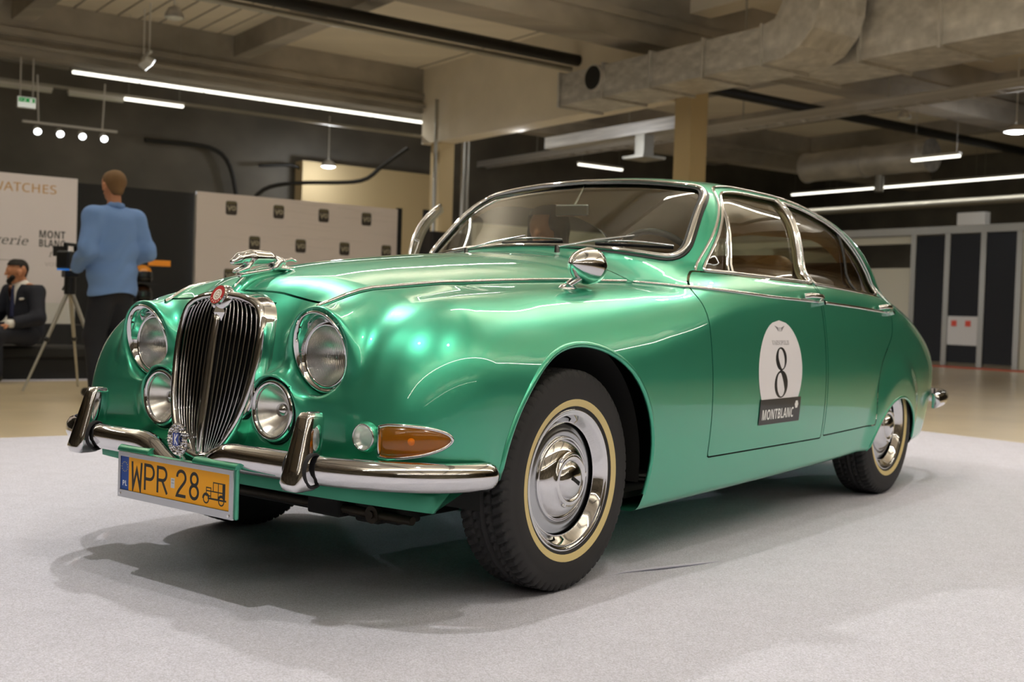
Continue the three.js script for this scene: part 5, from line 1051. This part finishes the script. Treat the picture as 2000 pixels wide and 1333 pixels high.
// standing man in a blue shirt, seen from behind, holding something before his waist; local +z is where he faces
{
  const at = H(2.90, 0, 9.75), o = thing('person', 'man standing with his back to us in a light blue shirt and dark trousers', 'person', [at[0], 0, at[2]], PHI + Math.PI + 0.28);
  o.scale.setScalar(1.025);
  const hd = [0, 1.735, 0.02], arms = [[[0.195, 1.475, -0.01], [0.275, 1.20, -0.07], 0.058, 0.046], [[0.275, 1.20, -0.07], [0.215, 1.075, 0.17], 0.044, 0.036], [[-0.195, 1.475, -0.01], [-0.285, 1.21, -0.06], 0.058, 0.046], [[-0.285, 1.21, -0.06], [-0.20, 1.10, 0.18], 0.044, 0.036]];
  const torso = [[[0, 1.43, -0.005], [0, 1.20, 0.0], 0.118, 0.118, 1.45], [[0, 1.20, 0], [0, 0.98, 0], 0.112, 0.118, 1.42], [[0.10, 1.49, -0.01], [0.19, 1.47, -0.01], 0.055, 0.058], [[-0.10, 1.49, -0.01], [-0.19, 1.47, -0.01], 0.055, 0.058], [[0, 1.50, -0.01], [0, 1.60, 0.0], 0.062, 0.056]];
  const legs = [[[0.082, 0.90, 0], [0.115, 0.50, 0.06], 0.086, 0.066], [[0.115, 0.50, 0.06], [0.135, 0.10, -0.03], 0.064, 0.046], [[-0.082, 0.90, 0], [-0.10, 0.50, 0.04], 0.086, 0.066], [[-0.10, 0.50, 0.04], [-0.10, 0.10, 0.02], 0.064, 0.046]];
  mesh('body', join([capMesh([...torso, ...arms, ...legs, [[0, 0.98, 0], [0, 0.93, 0], 0.11, 0.11, 1.3]].map(([a, b, r0, r1, sx]) => [a, b, r0 * 0.9, r1 * 0.9, sx]), 0.05, 0.016), capMesh([...headCaps(hd, 0, 1.08), [[0, 1.55, -0.005], [0, 1.69, 0.005], 0.056, 0.052]], 0.022, 0.007), capMesh(handCaps([0.215, 1.075, 0.17], [-0.25, -0.1, 0.8], [-0.8, 0.2, 0], -1), 0.006, 0.0045), capMesh(handCaps([-0.20, 1.10, 0.18], [0.25, -0.1, 0.8], [0.8, 0.2, 0], 1), 0.006, 0.0045)]), P.skin, o);
  const folds = (x, y, z) => 0.006 * Math.sin(y * 38 + x * 22 + Math.sin(x * 17) * 1.5) * sstep(1.42, 1.2, y);
  const sf = capField([...torso.slice(0, 4).map(([a, b, r0, r1, sx]) => [a, b, r0 + 0.022, r1 + 0.024, sx]), [[0, 1.02, 0], [0, 0.86, -0.005], 0.142, 0.150, 1.36], ...arms.map(([a, b, r0, r1]) => [a, b, r0 + 0.024, r1 + 0.022])], 0.045);
  const sm = netMesh((x, y, z) => sf(x, y, z) + folds(x, y, z), [-0.42, 0.70, -0.26], [0.42, 1.62, 0.30], 0.012, false, 2);
  mesh('shirt', geo(clip(sm, (x, y, z) => Math.min(y - 0.835 - 0.03 * Math.cos(x * 9), 1.575 - y, 0.205 - z))), P.shirt, o, 'light blue untucked shirt');
  mesh('collar', capMesh([[[0.05, 1.572, -0.03], [0, 1.575, -0.058], 0.028, 0.028], [[-0.05, 1.572, -0.03], [0, 1.575, -0.058], 0.028, 0.028], [[0.05, 1.585, -0.03], [0.045, 1.56, 0.05], 0.018, 0.016], [[-0.05, 1.585, -0.03], [-0.045, 1.56, 0.05], 0.018, 0.016]], 0.01, 0.008), P.shirt, o);
  mesh('trousers', capMesh([...legs.map(([a, b, r0, r1]) => [a, [b[0], Math.max(b[1], 0.06), b[2]], r0 + 0.018, r1 + 0.026]), [[0, 0.98, 0], [0, 0.90, 0], 0.118, 0.122, 1.32]], 0.04, 0.015, (x, y) => y - 0.045), P.trouser, o, 'dark trousers');
  for (const [x, z] of [[0.135, -0.03], [-0.10, 0.02]]) mesh('shoe', capMesh([[[x, 0.045, z - 0.03], [x * 1.05, 0.040, z + 0.16], 0.045, 0.036], [[x, 0.085, z - 0.02], [x, 0.06, z + 0.06], 0.045, 0.040]], 0.02, 0.009, (a, y) => y - 0.004), P.shoe, o);
  const hm = capMesh([[[0, 0.046 + hd[1], -0.028 + hd[2]], [0, 0.044 + hd[1], 0.004 + hd[2]], 0.090, 0.087], [[0, -0.03 + hd[1], -0.058 + hd[2]], [0, 0.02 + hd[1], -0.043 + hd[2]], 0.054, 0.071]], 0.03, 0.008, (x, y, z) => Math.min(y - (hd[1] + (z - hd[2] > 0.02 ? 0.055 + (z - hd[2]) * 0.4 : -0.075 + Math.max(0, (z - hd[2] + 0.05)) * 1.9)), 1));
  mesh('hair', hm, P.hairFair, o, 'short fair hair');
}
// seated man in a dark suit holding a microphone
{
  const at = H(2.68, 0, 11.9), o = thing('person', 'bearded man in a dark suit sitting with a microphone', 'person', [at[0], 0.0, at[2]], 0.12);
  // local +z is where he faces
  const hd = [0, 1.06, 0.08], torso = [[[0, 0.86, -0.01], [0, 0.66, -0.03], 0.120, 0.118, 1.38], [[0, 0.66, -0.03], [0, 0.50, -0.04], 0.118, 0.13, 1.35], [[0.10, 0.90, 0], [0.19, 0.87, 0], 0.055, 0.060], [[-0.10, 0.90, 0], [-0.19, 0.87, 0], 0.055, 0.060]];
  const arms = [[[0.20, 0.87, 0], [0.30, 0.62, 0.05], 0.060, 0.050], [[0.30, 0.62, 0.05], [0.20, 0.56, 0.28], 0.048, 0.040], [[-0.20, 0.87, 0], [-0.27, 0.64, 0.10], 0.060, 0.050], [[-0.27, 0.64, 0.10], [-0.12, 0.68, 0.31], 0.048, 0.040]];
  const legs = [[[0.10, 0.47, 0], [0.15, 0.46, 0.42], 0.095, 0.070], [[0.15, 0.46, 0.42], [0.15, 0.09, 0.40], 0.066, 0.048], [[-0.10, 0.47, 0], [-0.14, 0.46, 0.42], 0.095, 0.070], [[-0.14, 0.46, 0.42], [-0.14, 0.09, 0.44], 0.066, 0.048]];
  const slim = (l) => l.map(([a, b, r0, r1, sx]) => [a, b, r0 * 0.88, r1 * 0.88, sx]);
  mesh('body', join([capMesh(slim([...torso, ...arms, ...legs]), 0.05, 0.016), capMesh([...headCaps(hd, -0.35), [[0, 0.90, 0.0], [0, 1.03, 0.05], 0.056, 0.052]], 0.022, 0.007), capMesh(handCaps([0.20, 0.56, 0.28], [-0.3, -0.15, 0.6], [0, -1, 0.1], 1), 0.006, 0.0045), capMesh(handCaps([-0.12, 0.68, 0.31], [0.3, 0.35, 0.5], [0.6, 0.1, -0.4], 1), 0.006, 0.0045)]), P.skin, o);
  mesh('jacket', capMesh([...torso.map(([a, b, r0, r1, sx]) => [a, b, r0 + 0.02, r1 + 0.022, sx]), ...arms.map(([a, b, r0, r1]) => [a, b, r0 + 0.018, r1 + 0.018])], 0.045, 0.013, (x, y, z) => Math.min(0.945 - y, Math.max(z - 0.02 < 0.02 ? 1 : Math.abs(x) - (y - 0.62) * 0.26, 0.62 - y, Math.abs(x) - 0.13), 0.275 - z)), P.navy, o, 'dark navy suit jacket');
  mesh('shirt_front', capMesh([[[0, 0.90, 0.03], [0, 0.62, 0.035], 0.085, 0.075], [[0.04, 0.945, 0.02], [-0.04, 0.945, 0.02], 0.045, 0.045]], 0.03, 0.012), P.white, o, 'white shirt');
  for (const [x, y, z] of [[0.205, 0.563, 0.268], [-0.13, 0.676, 0.298]]) mesh('cuff', capMesh([[[x, y, z], [x * 0.97, y, z + 0.022], 0.043, 0.042]], 0.01, 0.008), P.white, o);
  mesh('tie', capMesh([[[0, 0.92, 0.105], [0, 0.885, 0.118], 0.018, 0.014], [[0, 0.885, 0.118], [0, 0.64, 0.118], 0.014, 0.026]], 0.01, 0.007), P.tie, o, 'dark blue tie');
  mesh('pocket_square', capMesh([[[0.105, 0.80, 0.108], [0.135, 0.805, 0.10], 0.012, 0.010]], 0.01, 0.006), P.white, o);
  mesh('trousers', capMesh([...legs.map(([a, b, r0, r1]) => [a, b, r0 + 0.016, r1 + 0.022]), [[0.06, 0.46, -0.02], [-0.06, 0.46, -0.02], 0.12, 0.12]], 0.04, 0.016), P.navy, o, 'dark trousers');
  for (const [x, z] of [[0.15, 0.40], [-0.14, 0.44]]) mesh('shoe', capMesh([[[x, 0.045, z - 0.03], [x, 0.040, z + 0.16], 0.045, 0.036], [[x, 0.08, z - 0.01], [x, 0.06, z + 0.06], 0.045, 0.040]], 0.02, 0.010, (a, y) => y - 0.004), P.shoe, o);
  mesh('hair', capMesh([[[0, 0.048 + hd[1], -0.03 + hd[2]], [0.005, 0.056 + hd[1], 0.02 + hd[2]], 0.085, 0.076], [[0, -0.02 + hd[1], -0.05 + hd[2]], [0, 0.02 + hd[1], -0.04 + hd[2]], 0.052, 0.066]], 0.03, 0.008, (x, y, z) => y - (hd[1] + (z - hd[2] > 0.03 ? 0.068 : -0.06 + Math.max(0, z - hd[2] + 0.05) * 1.6))), P.hairDark, o, 'dark hair');
  mesh('beard', capMesh([[[0.030, -0.050 + hd[1], 0.066 + hd[2]], [-0.030, -0.090 + hd[1], 0.055 + hd[2]], 0.026, 0.026], [[-0.068, -0.045 + hd[1], 0.020 + hd[2]], [-0.030, -0.090 + hd[1], 0.055 + hd[2]], 0.026, 0.026]], 0.02, 0.007), P.hairDark, o, 'dark beard');
  const d = V(-0.10, 0.62, 0.0), mp = V(-0.07, 0.74, 0.40).applyAxisAngle(V(0, 1, 0), o.rotation.y).add(V(at[0], 0, at[2]));
  void d;
  const m = thing('microphone', 'black microphone with a white cube held by the seated man', 'microphone', [mp.x, mp.y - 0.12, mp.z], o.rotation.y);
  mesh('handle', rod([0, 0, 0], [0.0, 0.24, -0.05], 0.017, 0.020), N.plastic, m);
  mesh('head', new THREE.SphereGeometry(0.034, 18, 14).scale(1, 1.3, 1).translate(0, 0.27, -0.057), N.black, m);
  mesh('cube', box(0.085, 0.07, 0.085, 0, 0.19, -0.04, 0.006), N.white, m);
  const ch = thing('bench', 'low black bench under the seated man', 'bench', H(2.66, 0.004, 12.05), PHI);
  mesh('seat', box(1.5, 0.12, 0.6, 0, 0.27, -0.15, 0.03), N.black, ch);
  mesh('base', box(1.4, 0.22, 0.5, 0, 0.11, -0.15), N.black, ch);
}
// low black cabinet by the poster wall
{
  const c = thing('cabinet', 'low black cabinet standing before the poster wall', 'cabinet', H(3.55, 0.004, 14.3), PHI);
  mesh('body', box(2.2, 0.46, 0.6, 0, 0.27, 0, 0.01), N.black, c);
  mesh('plinth', box(2.2, 0.04, 0.56, 0, 0.02, 0), N.white, c);
}
// camera tripod
{
  const at = H(2.74, 0, 10.45), t = thing('tripod', 'grey camera tripod beside the standing man', 'tripod', [at[0], 0, at[2]], PHI);
  for (const [x, z] of [[-0.40, 0.10], [0.26, 0.36], [0.20, -0.42]]) { const l = mesh('leg', rod([0, 0.92, 0], [x * 0.5, 0.46, z * 0.5], 0.020, 0.017), N.alu, t); mesh('leg_extension', rod([x * 0.5, 0.46, z * 0.5], [x, 0.012, z], 0.013, 0.011), N.alu, l); mesh('clamp', new THREE.SphereGeometry(0.026, 12, 10).translate(x * 0.5, 0.46, z * 0.5), N.plastic, l); }
  mesh('head', [rod([0, 0.86, 0], [0, 1.03, 0], 0.05), box(0.12, 0.06, 0.14, 0, 1.04, 0, 0.01)], N.plastic, t);
  mesh('pan_handle', rod([0, 1.02, 0], [-0.02, 0.90, -0.16], 0.010), N.plastic, t);
  const c = thing('video_camera', 'black video camera with blue light on the tripod', 'camera', [at[0], 1.07, at[2]], PHI + 2.4);
  mesh('body', box(0.12, 0.16, 0.30, 0, 0.09, 0, 0.02), N.plastic, c);
  mesh('lens_barrel', turn(new THREE.CylinderGeometry(0.05, 0.045, 0.14, 24), Math.PI / 2).translate(0, 0.09, 0.20), N.plastic, c);
  mesh('carry_handle', [box(0.03, 0.03, 0.22, 0, 0.23, 0, 0.01), box(0.03, 0.08, 0.03, 0, 0.19, 0.09), box(0.03, 0.08, 0.03, 0, 0.19, -0.09)], N.plastic, c);
  mesh('monitor', box(0.13, 0.09, 0.015, 0.11, 0.17, 0.02, 0.004), N.black, c);
  mesh('blue_light', box(0.10, 0.014, 0.03, -0.02, 0.004, -0.165), std(0x2c7fd8, 0.4, 0, { emissive: 0x2070d0, emissiveIntensity: 0.6 }), c);
}
// dark round display pieces by the black wall
{
  const s = thing('display_stand', 'black display post before the black wall', 'stand', H(4.22, 0.004, 13.2), PHI);
  mesh('post', box(0.10, 1.24, 0.10, 0, 0.62, 0), N.black, s);
  mesh('foot', box(0.4, 0.03, 0.4, 0, 0.015, 0), N.black, s);
  for (const y of [0.80, 1.02]) mesh('shelf', box(0.30, 0.02, 0.30, 0, y, 0.14), N.black, s);
  mesh('orange_sign', box(0.26, 0.07, 0.03, 0.24, 1.26, 0, 0.005), std(0xe08a18, 0.5), s, 'small orange sign');
  for (const [y, am, label] of [[1.03, true, 'dark glossy helmet with an amber crown on the upper shelf'], [0.81, false, 'dark glossy helmet on the lower shelf of the black post']]) {
    const h = thing('helmet', label, 'helmet', H(4.22, y + 0.004, 13.06), PHI, 'helmets on the black post');
    mesh('shell', lathe([[0.10, 0.0], [0.115, 0.04], [0.112, 0.10], [0.085, 0.155], [0.04, 0.185], [0.0001, 0.19]], 28), std(0x0e0e10, 0.15), h);
    mesh('crown', lathe([[0.104, 0.125], [0.088, 0.162], [0.042, 0.192], [0.0001, 0.197]], 28), am ? std(0xc47a1c, 0.25) : std(0x3a2416, 0.25), h);
    mesh('visor', turn(new THREE.CylinderGeometry(0.122, 0.122, 0.05, 24, 1, true, -0.9, 1.8), 0, 0, 0).translate(0, 0.085, 0), std(0x5a5d62, 0.1, 0.8), h);
  }
}
// passenger in the far front seat
{
  const o = thing('person', 'dark haired passenger behind the windscreen in the far seat', 'person', [-0.36, 0.60, -1.50]);
  const hd = [0, 0.60, 0.10];
  mesh('body', join([capMesh([[[0, 0.33, 0.02], [0, 0.08, 0.02], 0.10, 0.11, 1.3], [[0.08, 0.38, 0.02], [0.16, 0.35, 0.02], 0.05, 0.052], [[-0.08, 0.38, 0.02], [-0.16, 0.35, 0.02], 0.05, 0.052], [[0.17, 0.35, 0.02], [0.20, 0.10, 0.08], 0.048, 0.04], [[-0.17, 0.35, 0.02], [-0.20, 0.10, 0.08], 0.048, 0.04], [[0.20, 0.10, 0.08], [0.12, 0.06, 0.28], 0.04, 0.034], [[-0.20, 0.10, 0.08], [-0.12, 0.06, 0.28], 0.04, 0.034], [[0.08, 0.02, 0.05], [0.09, 0.05, 0.42], 0.08, 0.065], [[-0.08, 0.02, 0.05], [-0.09, 0.05, 0.42], 0.08, 0.065], [[0.09, 0.05, 0.42], [0.09, -0.27, 0.50], 0.06, 0.045], [[-0.09, 0.05, 0.42], [-0.09, -0.27, 0.50], 0.06, 0.045]], 0.04, 0.015), capMesh([...headCaps(hd, 0.15, 0.95), [[0, 0.40, 0.02], [0, 0.53, 0.06], 0.05, 0.048]], 0.022, 0.007), capMesh(handCaps([0.12, 0.06, 0.28], [-0.2, -0.1, 0.6], [0, -1, 0], -1), 0.006, 0.005), capMesh(handCaps([-0.12, 0.06, 0.28], [0.2, -0.1, 0.6], [0, -1, 0], 1), 0.006, 0.005)]), P.skin, o);
  mesh('top', capMesh([[[0, 0.33, 0.02], [0, 0.06, 0.02], 0.125, 0.13, 1.3], [[0.08, 0.38, 0.02], [0.16, 0.35, 0.02], 0.065, 0.068], [[-0.08, 0.38, 0.02], [-0.16, 0.35, 0.02], 0.065, 0.068], [[0.17, 0.35, 0.02], [0.20, 0.12, 0.08], 0.062, 0.055], [[-0.17, 0.35, 0.02], [-0.20, 0.12, 0.08], 0.062, 0.055]], 0.04, 0.015), P.dress, o, 'dark top');
  mesh('hair', capMesh([[[0, hd[1] + 0.045, hd[2] - 0.03], [0, hd[1] + 0.045, hd[2] + 0.015], 0.088, 0.080], [[0.075, hd[1] + 0.01, hd[2] - 0.01], [0.085, hd[1] - 0.16, hd[2] - 0.02], 0.034, 0.03], [[-0.075, hd[1] + 0.01, hd[2] - 0.01], [-0.085, hd[1] - 0.16, hd[2] - 0.02], 0.034, 0.03], [[0, hd[1], hd[2] - 0.06], [0, hd[1] - 0.18, hd[2] - 0.07], 0.07, 0.06]], 0.03, 0.009, (x, y, z) => (z - hd[2] > 0.03 && Math.abs(x) < 0.06 ? y - hd[1] - 0.075 : 1)), P.hairDark, o, 'long dark hair');
}
renderer.render(scene, camera);
